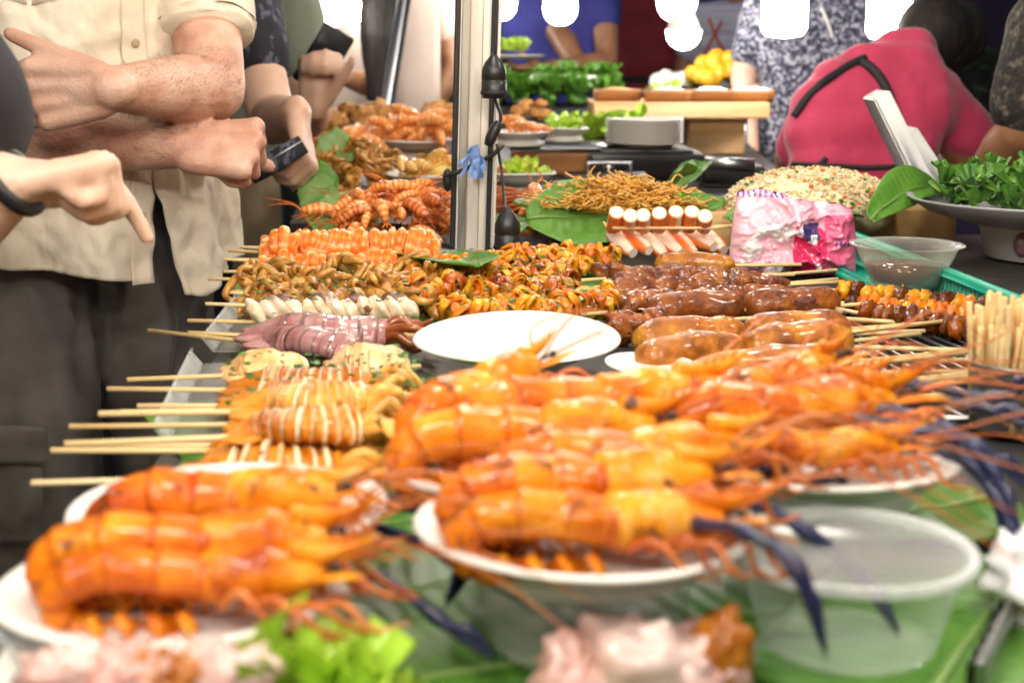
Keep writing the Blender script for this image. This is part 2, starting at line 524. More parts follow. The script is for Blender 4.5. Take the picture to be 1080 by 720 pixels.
M['khaki'] = mat('khaki', [(.3, (.30, .21, .12)), (.7, (.42, .32, .2))], scale=6, rough=.85, bump=.5, bscale=20)
M['bluetee'] = mat('blue_tee', [(.3, (.018, .020, .15)), (.7, (.035, .04, .25))], scale=5, rough=.85, bump=.4, bscale=16)
M['redtee'] = mat('dark_red_tee', [(.3, (.13, .008, .016)), (.7, (.22, .018, .03))], scale=5, rough=.85, bump=.4, bscale=16)
M['pinktee'] = mat('raspberry_tee', [(.3, (.46, .026, .085)), (.7, (.58, .045, .125))], scale=5, rough=.8, bump=.8, bscale=9, bdist=.02, sheen=.25)
M['cream'] = mat('cream_apron', [(.3, (.50, .40, .34)), (.7, (.64, .53, .46))], scale=5, rough=.85, bump=.4, bscale=14)
M['speckle'] = mat('speckled_dress', [(.40, (.012, .014, .035)), (.52, (.10, .105, .16)), (.62, (.42, .42, .48))], scale=85, detail=2, rough=.8, bump=.2)
M['darkspeckle'] = mat('dark_speckled_shirt', [(.46, (.012, .011, .010)), (.6, (.05, .045, .035)), (.7, (.14, .12, .09))], scale=70, detail=2, rough=.8, bump=.2)
M['stripe'] = mat('pale_striped_tee', [(.4, (.36, .38, .58)), (.6, (.62, .62, .70))], scale=30, stretch=(.05, .05, 1), rough=.8, bump=.1)
M['hair'] = mat('black_hair', [(.3, (.006, .005, .005)), (.7, (.022, .018, .016))], scale=120, stretch=(1, 1, .08), rough=.65, spec=.25, bump=.7, bscale=160)
M['hairbrown'] = flat('brown_body_hair', (.17, .085, .045), rough=.5, bump=0)
M['orangecloth'] = flat('orange_strap', (.6, .11, .04), rough=.7)
M['darkwall'] = mat('dark_shopfront', [(.3, (.035, .028, .07)), (.7, (.07, .055, .12))], scale=2, rough=.6, bump=.1)
M['shutter'] = mat('dull_panel', [(.3, (.07, .06, .12)), (.7, (.12, .10, .19))], scale=3, rough=.5, bump=.1)
M['asphalt'] = mat('asphalt', [(.3, (.09, .085, .08)), (.7, (.15, .145, .14))], scale=30, rough=.85, bump=.6, bscale=90)
M['hedge'] = mat('hedge_leaf', [(.3, (.008, .02, .006)), (.7, (.03, .06, .015))], scale=20, rough=.6, bump=.2)
M['yellow'] = mat('yellow_mango', [(.3, (.62, .30, .01)), (.7, (.82, .52, .04))], scale=25, rough=.4, bump=.1)
M['lemon'] = mat('yellow_noodle', [(.3, (.75, .50, .06)), (.7, (.88, .72, .25))], scale=50, rough=.4, bump=.3)
M['whitecloud'] = mat('white_crumple', [(.3, (.62, .63, .66)), (.7, (.84, .84, .86))], scale=25, rough=.4, bump=.6, bscale=60)
M['palemeat'] = mat('pale_seafood', [(.25, (.46, .17, .12)), (.45, (.62, .36, .31)), (.7, (.72, .56, .50))], scale=26, rough=.25, bump=.3, bscale=80, coat=.5, sss=.1)
M['bulb'] = glow('bulb_glow', (1, .90, .76), 75)
M['bulbfar'] = glow('far_bulb_glow', (1, .93, .86), 40)
M['bulbfill'] = glow('fill_bulb_glow', (1, .93, .84), 82)  # glow of the added fill bulbs out of view
M['lit'] = glow('lit_panel', (.75, .85, 1), 3)
M['bulbneck'] = flat('bulb_neck', (.75, .74, .72), rough=.4)
# ================================================================== SETTING
mb = MB(); mb.grid(lambda u, v: ((u - .5) * 120, -15 + v * 120, 0), 4, 4)
tag(mb.build('ground', M['asphalt']), kind='structure')

w = bpy.data.worlds.new("World"); sc.world = w; w.use_nodes = True
nt = w.node_tree; bgn = nt.nodes["Background"]
sky = nt.nodes.new("ShaderNodeTexSky"); sky.sky_type = 'NISHITA'; sky.sun_disc = False
sky.sun_elevation = math.radians(12); sky.sun_rotation = math.radians(200)
nt.links.new(sky.outputs[0], bgn.inputs[0]); bgn.inputs[1].default_value = .04

sl = bpy.data.lights.new("sun", 'SUN'); sl.energy = .25; sl.angle = math.radians(12); sl.color = (1, .93, .85)
so = bpy.data.objects.new("sun", sl); COL.objects.link(so); so.rotation_euler = (math.radians(40), math.radians(-12), 0)

sc.view_settings.view_transform = 'Standard'; sc.view_settings.look = 'None'; sc.view_settings.gamma = 1
sc.view_settings.exposure = 0.12
try:
    sc.cycles.use_denoising = True
    sc.cycles.max_bounces = 7; sc.cycles.transparent_max_bounces = 12
    sc.cycles.caustics_reflective = False; sc.cycles.caustics_refractive = False
    sc.cycles.sample_clamp_indirect = 4
except Exception:
    pass

# background building
t = thing('market_building', 'dark shop building across the back of the market with dull panels', 'building', (0, 13, 0))
mb = MB(); mb.box((0, .2, 2.6), (34, .4, 5.2), .02); mb.build('wall', M['darkwall'], t)
for i in range(9):
    x = -9 + i * 2.4
    mb = MB(); mb.box((x, -.03, 1.5), (1.7, .05, 2.2), .01); mb.build('shutter', M['shutter'], t)
mb = MB(); mb.box((0, -.45, 2.75), (34, .9, .12), .02); mb.build('canopy', M['darkwall'], t)
for i, x in enumerate((3.05, 3.7, -.6)):
    mb = MB(); mb.box((x, -.10, 1.50), (.5, .05, .34), .01); mb.build('lit_window', glow('window_light', ((.35, .3, .55), (.35, .3, .55), (.6, .6, 1.0))[i], (.5, .5, 1.2)[i]), t)

# clipped hedge far right
t = thing('hedge', 'dark clipped hedge in front of the shop building at right', 'hedge', (2.6, 8.6, 0))
mb = MB(); mb.box((0, 0, .55), (1.5, .5, 1.0), .08); mb.build('stem', M['blackcloth'], t)
mb = MB()
for i in range(1800):
    p = np.array([rnd.uniform(-.8, .8), rnd.uniform(-.34, -.2), rnd.uniform(.1, 1.1)])
    if rnd.random() < .3: p[1] = rnd.uniform(-.3, .3); p[2] = rnd.uniform(1.02, 1.12)
    a, b = unit([rnd.gauss(0, 1) for _ in range(3)]), unit([rnd.gauss(0, 1) for _ in range(3)])
    s_ = .035
    mb.add([p - a * s_, p + b * s_ * .5, p + a * s_, p - b * s_ * .5], [(0, 1, 2, 3)])
mb.build('foliage', M['hedge'], t, smooth=False)


def xl(Y): return -.165 - .085 * Y          # left edge of the stall's tables


# ================================================================== TABLES
def table(name, label, pts, zt, legs, m):
    t = thing(name, label, 'table', (0, 0, 0))
    mb = MB()
    top = [(x, y, zt) for x, y in pts]; bot = [(x, y, zt - .035) for x, y in pts]
    n = len(pts)
    mb.add(top + bot, [tuple(range(n)), tuple(range(2 * n - 1, n - 1, -1))] + [((i + 1) % n, i, n + i, n + (i + 1) % n) for i in range(n)])
    mb.build('tabletop', m, t, smooth=False)
    for x, y in legs:
        mb = MB(); mb.box((x, y, (zt - .036) / 2), (.04, .04, zt - .036), .004); mb.build('leg', M['steel'], t)
    return t


table('market_table', 'long metal front table covered with banana leaves and grilled seafood',
      [(xl(.35), .35), (1.0, .35), (1.0, 2.16), (xl(2.16), 2.16)], .85, [(-.15, .42), (.93, .42), (.93, 2.08), (-.27, 2.08)], M['darksteel'])
table('market_table', 'rear serving table with fried food, plates and wooden boards',
      [(xl(2.3), 2.3), (.54, 2.3), (.78, 5.2), (-.66, 5.2)], .85, [(-.28, 2.38), (.46, 2.38), (.68, 5.1), (-.62, 5.1)], M['darksteel'])

# ================================================================== BULBS
GLO = [(0, -.062), (.02, -.06), (.036, -.05), (.046, -.034), (.05, -.015), (.049, .004), (.042, .022), (.032, .036)]


def bulb(p, label, r=.05, m='bulbfar', cord=1.0, group=None, prof=None, half=False, name='light_bulb'):
    t = thing(name, label, 'light bulb', p, group=group)
    k = r / .05
    mb = MB(); mb.lathe([(a * k, b * k) for a, b in (prof or GLO)], n=24); mb.build('globe', M[m], t)
    top = (prof or GLO)[-1]
    mb = MB(); mb.lathe([(top[0] * k, top[1] * k + .001), (.026 * k, .062 * k), (.02 * k, .075 * k), (.018 * k, .1 * k), (.004, .115 * k)], n=16); mb.build('cap', M['bulbneck'], t)
    mb = MB(); mb.tube([(0, 0, .11 * k), (0, 0, cord)], .0028, 6); mb.build('cord', M['black'], t)
    return t


HEMI = [(0, -.05), (.02, -.046), (.036, -.035), (.046, -.02), (.05, 0), (.05, .004)]
TUBE = [(0, -.075), (.04, -.07), (.05, -.055), (.05, .0), (.05, .06), (.045, .07)]
bulb(at(591, 4, 3.6), 'round bulb hanging in front of the blue shirt', .042)
bulb(at(721, 34, 3.9), 'lower bulb with white neck above the yellow fruit', .047, prof=HEMI)
bulb(at(714, -4, 4.4), 'bulb just above the white necked bulb', .06)
bulb(at(828, 4, 3.6), 'tube shaped bulb in front of the speckled dress', .055, prof=TUBE)
bulb(at(938, 8, 3.75), 'bulb half hidden behind the bending cook\'s head', .055, prof=TUBE)
bulb(at(528, 0, 4.6), 'bulb glimpsed just right of the white pole', .05)
bulb(at(472, 2, 5.4), 'bulb hanging over the cream apron\'s shoulder', .045)
for i, (x, y) in enumerate(((340, 6), (352, 12), (368, 3), (381, 8))):
    bulb(at(x, y, 4.15 + .2 * i), 'one of the clustered bulbs glowing behind the sage shirt', .036, group='clustered bulbs behind the sage shirt')
bulb(at(1018, 20, 7.5), 'small dim far bulb before the hedge', .03, m='bulbneck')
# the stall's own string of bulbs, low over the food
for i, (x, y, z) in enumerate(((-.12, .50, 1.52), (.38, .62, 1.55), (.06, 1.12, 1.55), (.62, 1.15, 1.57), (-.02, 1.72, 1.60), (.52, 1.85, 1.60), (.02, 2.55, 1.65), (.40, 3.0, 1.68), (-.25, 3.4, 1.7), (-.3, 4.5, 1.7))):
    bulb((x, y, z), 'bulb of the string hung low over the stall', .05, m='bulb', cord=.6, group='bulbs strung over the stall')
bulb((-1.05, 1.05, 1.95), 'bulb over the aisle beside the customers', .05, m='bulb', cord=.4)
for i, (x, y, z) in enumerate(((-.95, -.55, 2.0), (-.3, -.7, 2.05), (.4, -.7, 2.05), (1.05, -.5, 2.0))):  # made-up bulbs behind the viewer, added as front fill
    bulb((x, y, z), 'bulb of the next stall\'s string behind the viewer', .075, m='bulbfill', cord=.5, group='added fill bulbs behind the viewer')
bulb((-.45, .2, 1.95), 'large unseen fill bulb added over the left front corner of the table', .088, m='bulbfill', cord=.5)  # added out of view to brighten the dark trousers


# ================================================================== LEAVES
def leaf(p0, p1, width, label, arch=.0, roll=0.0, mtl='leaf', name='banana_leaf', fold=.12, wav=.006, seed=0, taper=(.35, .25), sag=0.0, group=None):
    """one leaf from p0 to p1 (world); origin at p0, x along the leaf"""
    p0, p1 = A(p0), A(p1)
    d = p1 - p0; L = np.linalg.norm(d[:2]); rz = math.atan2(d[1], d[0])
    t = thing(name, label, 'leaf', p0, rz, group)

    def wd(u):
        return width * min(1, (u / taper[0] + .12) ** .6 if u < taper[0] else 1) * min(1, max(.02, (1 - u) / taper[1]) ** .6)

    def fn(u, v):
        s = (v - .5) * 2
        y = s * wd(u) / 2
        z = d[2] * u + arch * math.sin(math.pi * u) + fold * abs(y) + wav * mn.noise(Vector((u * 5 + seed, s * 2.3, seed * 1.7))) - sag * s * s * (1 if s < 0 else .2)
        return (u * L, y * math.cos(roll), z + y * math.sin(roll))
    mb = MB(); mb.grid(fn, 36, 14, th=.0012)
    mb.build('blade', M[mtl], t)
    mb = MB()
    mb.tube([A(fn(u, .5)) + (0, 0, .0006) for u in np.linspace(0, .97, 24)], [.0035, .002, .0008], 6, flat=.5)
    mb.build('midrib', M['leafpale'], t)
    return t


leaf(on(330, 735, .8535), on(1000, 610, .8535), .22, 'large green banana leaf under the deli tubs at the front', fold=.0, wav=.004, seed=1, taper=(.02, .08))
leaf(on(960, 760, .8575), on(1080, 590, .8575), .17, 'banana leaf with cut end beside the dark tray edge', fold=0, wav=.003, seed=2, taper=(.05, .1))
leaf(on(150, 560, .852), on(640, 540, .852), .3, 'banana leaf lying beneath the left prawn plates', fold=0, wav=.003, seed=3, taper=(.03, .05))
leaf(on(190, 480, .852), on(620, 420, .852), .3, 'banana leaf under the yellow squid skewers', fold=0, wav=.004, seed=4, taper=(.03, .05))
leaf(on(1050, 530, .858), on(860, 560, .87), .12, 'loose leaf beside the raised right prawn plate', fold=.1, seed=5)
leaf(on(250, 330, .852), on(680, 310, .852), .42, 'banana leaf under the saucy squid in the middle', fold=0, wav=.004, seed=6, taper=(.03, .05))
leaf(on(430, 272, .856), on(505, 280, .90), .10, 'small curled leaf end at the foot of the pole', fold=.2, seed=7)
# ================================================================== CONTAINERS
def deli(c, r, h, label, m='clear', group=None):
    t = thing('deli_tub', label, 'plastic tub', c, group=group)
    rb = r * .74
    mb = MB()
    mb.lathe([(0, .0015), (rb * .8, .0015), (rb, 0), (rb + .002, .004), (r - .004, h - .012), (r - .003, h - .004), (r + .002, h - .003), (r + .0035, h), (r + .001, h + .0015), (r - .002, h)], n=64)
    mb.build('body', M[m], t)
    mb = MB()
    mb.tube([(math.cos(a) * (r + .0015), math.sin(a) * (r + .0015), h - .0015) for a in np.linspace(0, TAU, 65)], .003, 8, cap=False)
    mb.build('rim', M['rimclear'], t)
    return t


def plate(c, r, label, tilt=(0, 0), group=None, name='paper_plate', m='usedplate', depth=.011):
    t = tag(bpy.data.objects.new(name, None), label, 'plate', group)
    bpy.data.objects.remove(t)
    mb = MB()
    pr = [(0, .0), (r * .66, 0), (r * .72, .001), (r * .86, depth * .75), (r * .97, depth), (r, depth * .92), (r * 1.003, depth * .8), (r * .97, depth * .8), (r * .87, depth * .55), (r * .73, -.0015), (r * .66, -.002), (0, -.002)]
    rf = lambda a: 1 + .0035 * np.sin(a * 3 + r * 90) + .003 * np.sin(a * 48)
    mb.lathe(pr, n=96, rfun=lambda a: 1 + .004 * np.sin(a * 2 + c[0] * 40), zfun=lambda a, rr: .0012 * np.sin(a * 2 + c[1] * 30) * (rr / r) ** 2)
    o = mb.build(name, M[m], loc=c)
    o.rotation_euler = (tilt[0], tilt[1], 0)
    return tag(o, label, 'plate', group)


P_FC = on(616, 568, .905); P_SC = on(563, 497, .905); P_RB = on(862, 490, .905)
P_LF = on(187, 632, .892); P_LB = on(243, 553, .894); P_BL = on(155, 706, .880)
TUBS = 'plastic tubs lifting the prawn plates'
deli([P_FC[0], P_FC[1], .855], .0565, .047, 'milky tub under the front middle prawn plate', 'milky')
deli([P_SC[0] + .01, P_SC[1] + .03, .854], .0565, .048, 'milky tub under the second prawn plate from the front', 'milky')
deli([P_RB[0], P_RB[1], .854], .0565, .048, 'milky tub under the right prawn plate', 'milky')
deli([P_LF[0] - .03, P_LF[1] + .01, .8535], .055, .036, 'tub under the front left prawn plate', 'milky')
deli([P_LB[0] - .01, P_LB[1] + .03, .8535], .055, .038, 'tub under the rear left prawn plate', 'milky')
deli(on(893, 674, .858), .0535, .046, 'empty clear open tub with prawn claws hanging into it', 'clear')
for p, l, r in ((P_FC, 'white plate of prawns on a tub, front middle', .079), (P_SC, 'white plate mostly hidden behind the front middle prawns', .079),
                (P_RB, 'white plate with prawns whose blue claws droop off right', .079), (P_LF, 'white prawn plate at the left table corner', .077),
                (P_LB, 'white plate peeking out behind the left corner plate', .079), (P_BL, 'white plate with pink seafood at the bottom left', .058)):
    plate(p, r, l)
deli([P_BL[0], P_BL[1], .852], .045, .025, 'shallow tub under the pink seafood plate', 'milky')
plate(on(545, 366, .872), .091, 'empty white plate in the middle of the skewers', tilt=(math.radians(3), 0))
plate(on(684, 388, .872), .036, 'small white dish edge behind the prawn heads', depth=.006)


# ================================================================== BIG PRAWNS
def l2w(t):
    return Matrix.LocRotScale(t.location, t.rotation_euler, t.scale)


def prawn(p0, p1, label, group, seed=0, pitch=0.0, roll=0.0, claws=(), k=1.0, feel=3, lift=.0):
    """p0 bend of the tail, p1 tip of the rostrum (world points); claws = lists of world points"""
    r_ = random.Random(seed)
    p0, p1 = A(p0), A(p1)
    d = p1 - p0
    L = np.linalg.norm(d)
    rz = math.atan2(d[1], d[0]); py = -math.asin(np.clip(d[2] / L, -1, 1)) - pitch
    p0 = p0 - A([0, 0, .026 * np.linalg.norm(d) / .17])
    t = thing('river_prawn', label, 'prawn', p0, group=group, rot=(roll, py, rz))
    s = L / .17
    sc_ = lambda pts: [A(p) * s for p in pts]
    # abdomen: tail fan tucked under, hump, towards the head
    path = catmull(sc_([(.045, 0, .004), (.02, 0, .003), (.004, 0, .012), (.006, 0, .028), (.028, 0, .036), (.058, 0, .034), (.086, 0, .030)]), 12)
    def rf(tt, ang):
        ph = (tt * 7.2) % 1
        return np.ones(len(ang)) * (1 + .15 * (1 - ph) ** 1.3 - .06) * (1 + .05 * np.cos(ang * 2)) * (1 + .10 * np.array([mn.noise(Vector((math.cos(q_) * 1.5 + seed, math.sin(q_) * 1.5, tt * 9))) for q_ in ang]))
    m_ = len(path)
    tn = [A([1, r_.uniform(.88, 1.18), r_.uniform(.8, 1.8)]) * r_.uniform(.92, 1.06) for _ in range(9)]
    cc = np.array([tn[int(i / m_ * 7.2)] * (A([.62, .42, .4]) if ((i / m_ * 7.2) % 1) > .86 else 1) for i in range(m_)])
    mb = MB(); mb.tube(path, np.array([.006, .009, .0115, .0135, .0148, .0155, .015]) * s * k, 18, rfun=rf, flat=.95, col=cc)
    mb.build('tail', M['prawn'], t)
    for a in (-.5, -.2, .12, .45):
        mb = MB(); c0 = A([.045, 0, .004]) * s; e = c0 + A([.028 * math.cos(a), .028 * math.sin(a), -.001]) * s
        mb.tube(catmull([c0, (c0 + e) / 2 + (0, 0, .002), e], 4), np.array([.003, .0065, .002]) * s, 8, flat=.3)
        mb.build('tail_fan', M['prawn'], t)
    # carapace
    hp = catmull(sc_([(.080, 0, .030), (.092, 0, .031), (.112, 0, .031), (.132, 0, .030), (.146, 0, .030)]), 8)
    mb = MB(); mb.tube(hp, np.array([.0145, .0172, .0165, .0115, .0045]) * s * k, 18, rfun=lambda q, a: 1 + .05 * np.sin(a * 3 + seed) + .04 * np.sin(q * 16) + .14 * np.array([mn.noise(Vector((math.cos(q_) * 2 + seed, math.sin(q_) * 2, q * 6))) for q_ in a]))
    mb.tube(catmull(sc_([(.125, 0, .042), (.142, 0, .041), (.158, 0, .0445), (.172, 0, .051)]), 6), np.array([.0045, .0032, .0018, .0004]) * s, 8, flat=1.7)
    for i in range(5):
        x = .136 + i * .006
        mb.tube([A((x, 0, .043 + i * .0012)) * s, A((x + .004, 0, .0495 + i * .001)) * s], [.0012 * s, .0003 * s], 5)
    mb.build('head', M['prawnhead'], t)
    for sy in (-1, 1):
        mb = MB(); mb.tube(catmull(sc_([(.138, sy * .008, .030), (.150, sy * .014, .034), (.166, sy * (.017 + r_.uniform(0, .008)), .036 + r_.uniform(-.004, .008))]), 5), np.array([.003, .0075, .0015]) * s, 8, flat=.25, col=(1.05, 1.5, 3.5))
        mb.build('antenna_scale', M['prawn'], t)
        for i in range(4):
            mb = MB(); x = .022 + i * .016; mb.tube(catmull(sc_([(x, sy * .012, .016), (x + .006, sy * .017, .008), (x + .004, sy * .012, .001)]), 3), np.array([.004, .0045, .001]) * s, 7, flat=.4, col=(1, 1.2, 1.5)); mb.build('swimmeret', M['prawn'], t)
    for sy in (-1, 1):
        mb = MB(); mb.tube([A((.143, sy * .006, .036)) * s, A((.150, sy * .011, .038)) * s], .0012 * s, 6); mb.ell(A((.151, sy * .012, .0383)) * s, .0028 * s, 8, 6)
        mb.build('eye', M['black'], t)
    for sy in (-1, 1):
        for i in range(5):
            x = .090 + i * .012
            mb = MB()
            mb.tube(catmull(sc_([(x, sy * .012, .018), (x + .012 + r_.uniform(0, .01), sy * (.024 + r_.uniform(0, .008)), .022 + r_.uniform(0, .012)), (x + .032, sy * (.026 + r_.uniform(0, .012)), .012), (x + .05, sy * .02, .002 + r_.uniform(0, .01))]), 4), np.array([.0025, .002, .0016, .0007]) * s, 6)
            mb.build('leg', M['leg'], t)
    for i in range(feel):
        sy = (-1, 1)[i % 2]
        q = [(.145, sy * .004, .034), (.18, sy * (.012 + r_.uniform(0, .02)), .05 + r_.uniform(-.01, .015)), (.23, sy * r_.uniform(0, .06), .05 + r_.uniform(-.02, .025)), (.28, sy * r_.uniform(-.02, .10), .03 + r_.uniform(-.03, .03))]
        mb = MB(); mb.tube(catmull(sc_(q), 6), np.array([.0012, .0009, .0006, .0003]) * s, 5); mb.build('antenna', M['leg'], t)
    inv = l2w(t).inverted()
    for cl in claws:
        mb = MB()
        pts = [A(inv @ Vector(A(p))) for p in cl]
        pp = catmull(pts, 7)
        n = len(pp)
        def rr(tt):
            j = (tt * (len(cl) - 1)) % 1
            return (.0025 + .0012 * tt * (1 if tt < .85 else 0) + .0016 * max(0, 1 - 5 * min(j, 1 - j))) * (1 if tt < .9 else max(.12, (1 - tt) / .1)) * k
        mb.tube(pp, rr, 9)
        # second finger of the pincer
        i0 = int(n * .76)
        side = unit(np.cross(pp[-1] - pp[i0], [0, 0, 1]) + A([0, 0, .3]))
        f2 = [pp[i0], pp[i0] + (pp[-1] - pp[i0]) * .4 + side * .006, pp[i0] + (pp[-1] - pp[i0]) * .95 + side * .003]
        mb.tube(catmull(f2, 5), [.003, .0032, .0006], 7)
        mb.build('claw', M['claw'], t)
    return t


def px(pts):
    return [at(a, b, y) for a, b, y in pts]


G1 = 'grilled river prawns on plates'
# front middle plate
prawn(on(486, 560, .922), on(815, 556, .924), 'nearest orange prawn lying low on the front middle plate', G1, 1, k=1.0,
      claws=[px([(735, 552, .585), (785, 560, .56), (840, 600, .545), (872, 692, .545)])])
prawn(on(476, 530, .930), on(800, 505, .935), 'second prawn leaning on the nearest one, front middle plate', G1, 2, k=1.0,
      claws=[px([(735, 522, .65), (790, 528, .645), (850, 560, .63), (905, 605, .63), (950, 672, .63)])])
prawn(on(520, 505, .930), on(830, 470, .938), 'third prawn at the back of the front middle plate', G1, 12, k=.9)
# plate behind it
prawn(on(424, 478, .925), on(740, 452, .932), 'prawn with rounded back on the second plate', G1, 3, k=1.0, claws=[px([(690, 455, .74), (760, 490, .72), (830, 500, .72), (905, 520, .72)])])
prawn(on(436, 450, .930), at(590, 378, .84), 'prawn rearing its head towards the empty white plate', G1, 4, k=1.1)
prawn(on(480, 455, .925), on(790, 415, .93), 'prawn half hidden behind the rearing one', G1, 5, k=1.0, claws=[px([(720, 430, .82), (800, 440, .80), (860, 490, .78), (790, 520, .76)])])
# right plate
prawn(on(735, 482, .922), on(985, 476, .924), 'low prawn along the rim of the right plate', G1, 6, k=.85,
      claws=[px([(900, 440, .73), (965, 452, .72), (1025, 490, .70), (1060, 550, .69), (1082, 630, .67)]), px([(925, 462, .72), (985, 455, .71), (1045, 492, .70), (1078, 575, .68)]), px([(930, 470, .72), (1000, 478, .71), (1055, 530, .69), (1075, 610, .68)])])
prawn(on(690, 455, .928), on(985, 425, .932), 'middle prawn of the right plate with long blue claws', G1, 7, k=.95,
      claws=[px([(900, 428, .78), (965, 424, .77), (1030, 428, .76), (1100, 455, .74)]), px([(880, 440, .77), (940, 432, .76), (1000, 452, .75), (1050, 500, .73)]), px([(890, 446, .77), (960, 446, .75), (1030, 470, .73), (1090, 520, .72)])])
prawn(on(680, 440, .922), on(945, 414, .93), 'rear prawn of the right plate against the meat skewers', G1, 8, k=1.0, claws=[px([(860, 410, .85), (960, 405, .85), (1050, 420, .84), (1090, 400, .83)])])
prawn(on(745, 440, .928), at(900, 378, .86), 'prawn of the right plate with its head raised to the skewers', G1, 13, k=1.0)
# left plates
prawn(on(55, 622, .908), on(400, 612, .912), 'nearest prawn on the left corner plate', G1, 9, k=.85, claws=[px([(330, 630, .62), (390, 605, .62), (460, 650, .6), (525, 700, .59)])])
prawn(on(46, 594, .912), on(405, 572, .918), 'second prawn on the left corner plate', G1, 10, k=.95, claws=[px([(330, 590, .69), (400, 560, .69), (480, 590, .66), (560, 640, .63)])])
prawn(on(112, 546, .914), on(405, 524, .922), 'prawn on the plate behind the left corner plate', G1, 11, k=1.22, claws=[px([(330, 540, .73), (420, 530, .72), (500, 570, .70), (470, 640, .66)])])

# pale seafood in front
def lumpy(name, label, cat, c, parts, m, seed, group=None):
    mb = MB()
    for i, (dx, dy, dz, rx, ry, rz_) in enumerate(parts):
        mb.ell((dx, dy, dz), (rx, ry, rz_), 22, 16, amp=.4, fs=2.0, seed=seed + i)
    return tag(mb.build(name, M[m], loc=c), label, cat, group)


lumpy('seafood_piece', 'pink and white seafood lump at the bottom middle edge', 'seafood', on(668, 738, .856), [(0, 0, .016, .03, .022, .02), (-.028, .0, .012, .014, .018, .017), (.025, .004, .014, .022, .02, .016)], 'palemeat', 3)
lumpy('seafood_piece', 'golden seafood corner beside the pink lump', 'seafood', on(762, 730, .858), [(0, 0, .02, .013, .014, .018)], 'wrap', 13)
for i, (x, y, k, m) in enumerate(((60, 742, .8, 'palemeat'), (120, 738, .8, 'palemeat'), (165, 748, .8, 'wrap'), (205, 738, .9, 'palemeat'), (245, 745, .8, 'palemeat'), (130, 755, .8, 'palemeat'))):
    lumpy('seafood_piece', 'pale pink seafood piece on the bottom left plate' if m == 'palemeat' else 'golden seafood piece on the bottom left plate', 'seafood', on(x, y, .883), [(0, 0, .010, .017 * k, .013, .013), (.01, .004, .013, .01, .012, .009)], m, 30 + i * 5, 'seafood pieces on the bottom left plate')


def ruffle(mb, c, n, size, seed, spread, col=(1, 1, 1)):
    r_ = random.Random(seed)
    for i in range(n):
        p = A(c) + A([r_.uniform(-1, 1) * spread[0], r_.uniform(-1, 1) * spread[1], r_.uniform(0, spread[2])])
        az, el, ph = r_.uniform(0, TAU), r_.uniform(.2, 1.2), r_.uniform(0, 9)
        e1 = A([math.cos(az) * math.cos(el), math.sin(az) * math.cos(el), math.sin(el)]); e2 = A([-math.sin(az), math.cos(az), 0]); e3 = np.cross(e1, e2)
        s_ = size * r_.uniform(.6, 1.2)
        b = r_.uniform(.75, 1.15)
        mb.grid(lambda u, v: p + e1 * u * s_ + e2 * (v - .5) * s_ * (.4 + 1.1 * u) + e3 * s_ * (.16 * u * math.sin(v * 15 + ph) + .3 * u * u * math.sin(ph)), 5, 10, col=A(col) * b)


mb = MB(); ruffle(mb, (0, 0, 0), 24, .028, 5, (.020, .012, .010)); tag(mb.build('lettuce', M['lettuce'], loc=on(332, 752, .872)), 'bright green curly lettuce at the bottom left', 'lettuce')

# dark tray with a corner at front right, white crumpled bag
t = thing('metal_tray', 'dark rimmed metal tray at the right front corner', 'tray', on(1075, 690, .852), math.radians(62))
mb = MB(); mb.box((.12, -.06, .002), (.36, .13, .003), .001); mb.build('base', M['darksteel'], t)
mb = MB(); mb.box((.12, .008, .010), (.36, .004, .018), .0015); mb.build('rim', M['steel'], t)
mb = MB()
for i in range(24): mb.box((-.05 + i * .015, .012, .009), (.006, .006, .012), .001)
mb.build('perforation', M['black'], t)
mb = MB(); mb.ell((0, 0, .016), (.02, .03, .022), 24, 16, amp=.7, fs=2.4, seed=4)
tag(mb.build('tissue', M['whitecloud'], loc=on(1085, 642, .857)), 'crumpled white tissue by the right table edge', 'tissue')
# ================================================================== SKEWERS
def inst(me, name, parent, loc, rot=(0, 0, 0), s=1.0):
    o = bpy.data.objects.new(name, me); COL.objects.link(o); o.parent = parent
    o.location = [float(x) for x in loc]; o.rotation_euler = rot
    o.scale = (s, s, s) if np.ndim(s) == 0 else s
    return o


def skewer(name, label, cat, xs, xf0, xf1, y0, y1, z, food, group, nst=1, seed=0, flip=False, over=.0):
    """xs: pixel x of the stick's bare end; xf0..xf1: pixel x of the food; y0 at the bare end, y1 at the other"""
    r_ = random.Random(seed)
    far = xf1 if not flip else xf0
    a, b = on(xs, y0, z), on(far, y1, z)
    d = b - a; L = np.linalg.norm(d[:2]); rz = math.atan2(d[1], d[0])
    t = thing(name, label, cat, a, rz, group)
    f = lambda x: (x - xs) / (far - xs) * L
    fa = f(xf0 if not flip else xf1); fb = L
    for i in range(nst):
        oy = (i - (nst - 1) / 2) * .011 + r_.uniform(-.002, .002); ox = r_.uniform(0, .012) * (i > 0)
        sk = r_.uniform(-.006, .006)
        mb = MB(); mb.tube([(ox, oy + sk, r_.uniform(.0, .004)), (fa, oy, 0), (fb * .96, oy, 0)], .0021, 8)
        mb.build('stick', M['bamboo'], t)
    food(t, fa, fb, r_)
    return t


WHT = np.array([1, .93, .78]); YEL = np.array([.78, .31, .025])


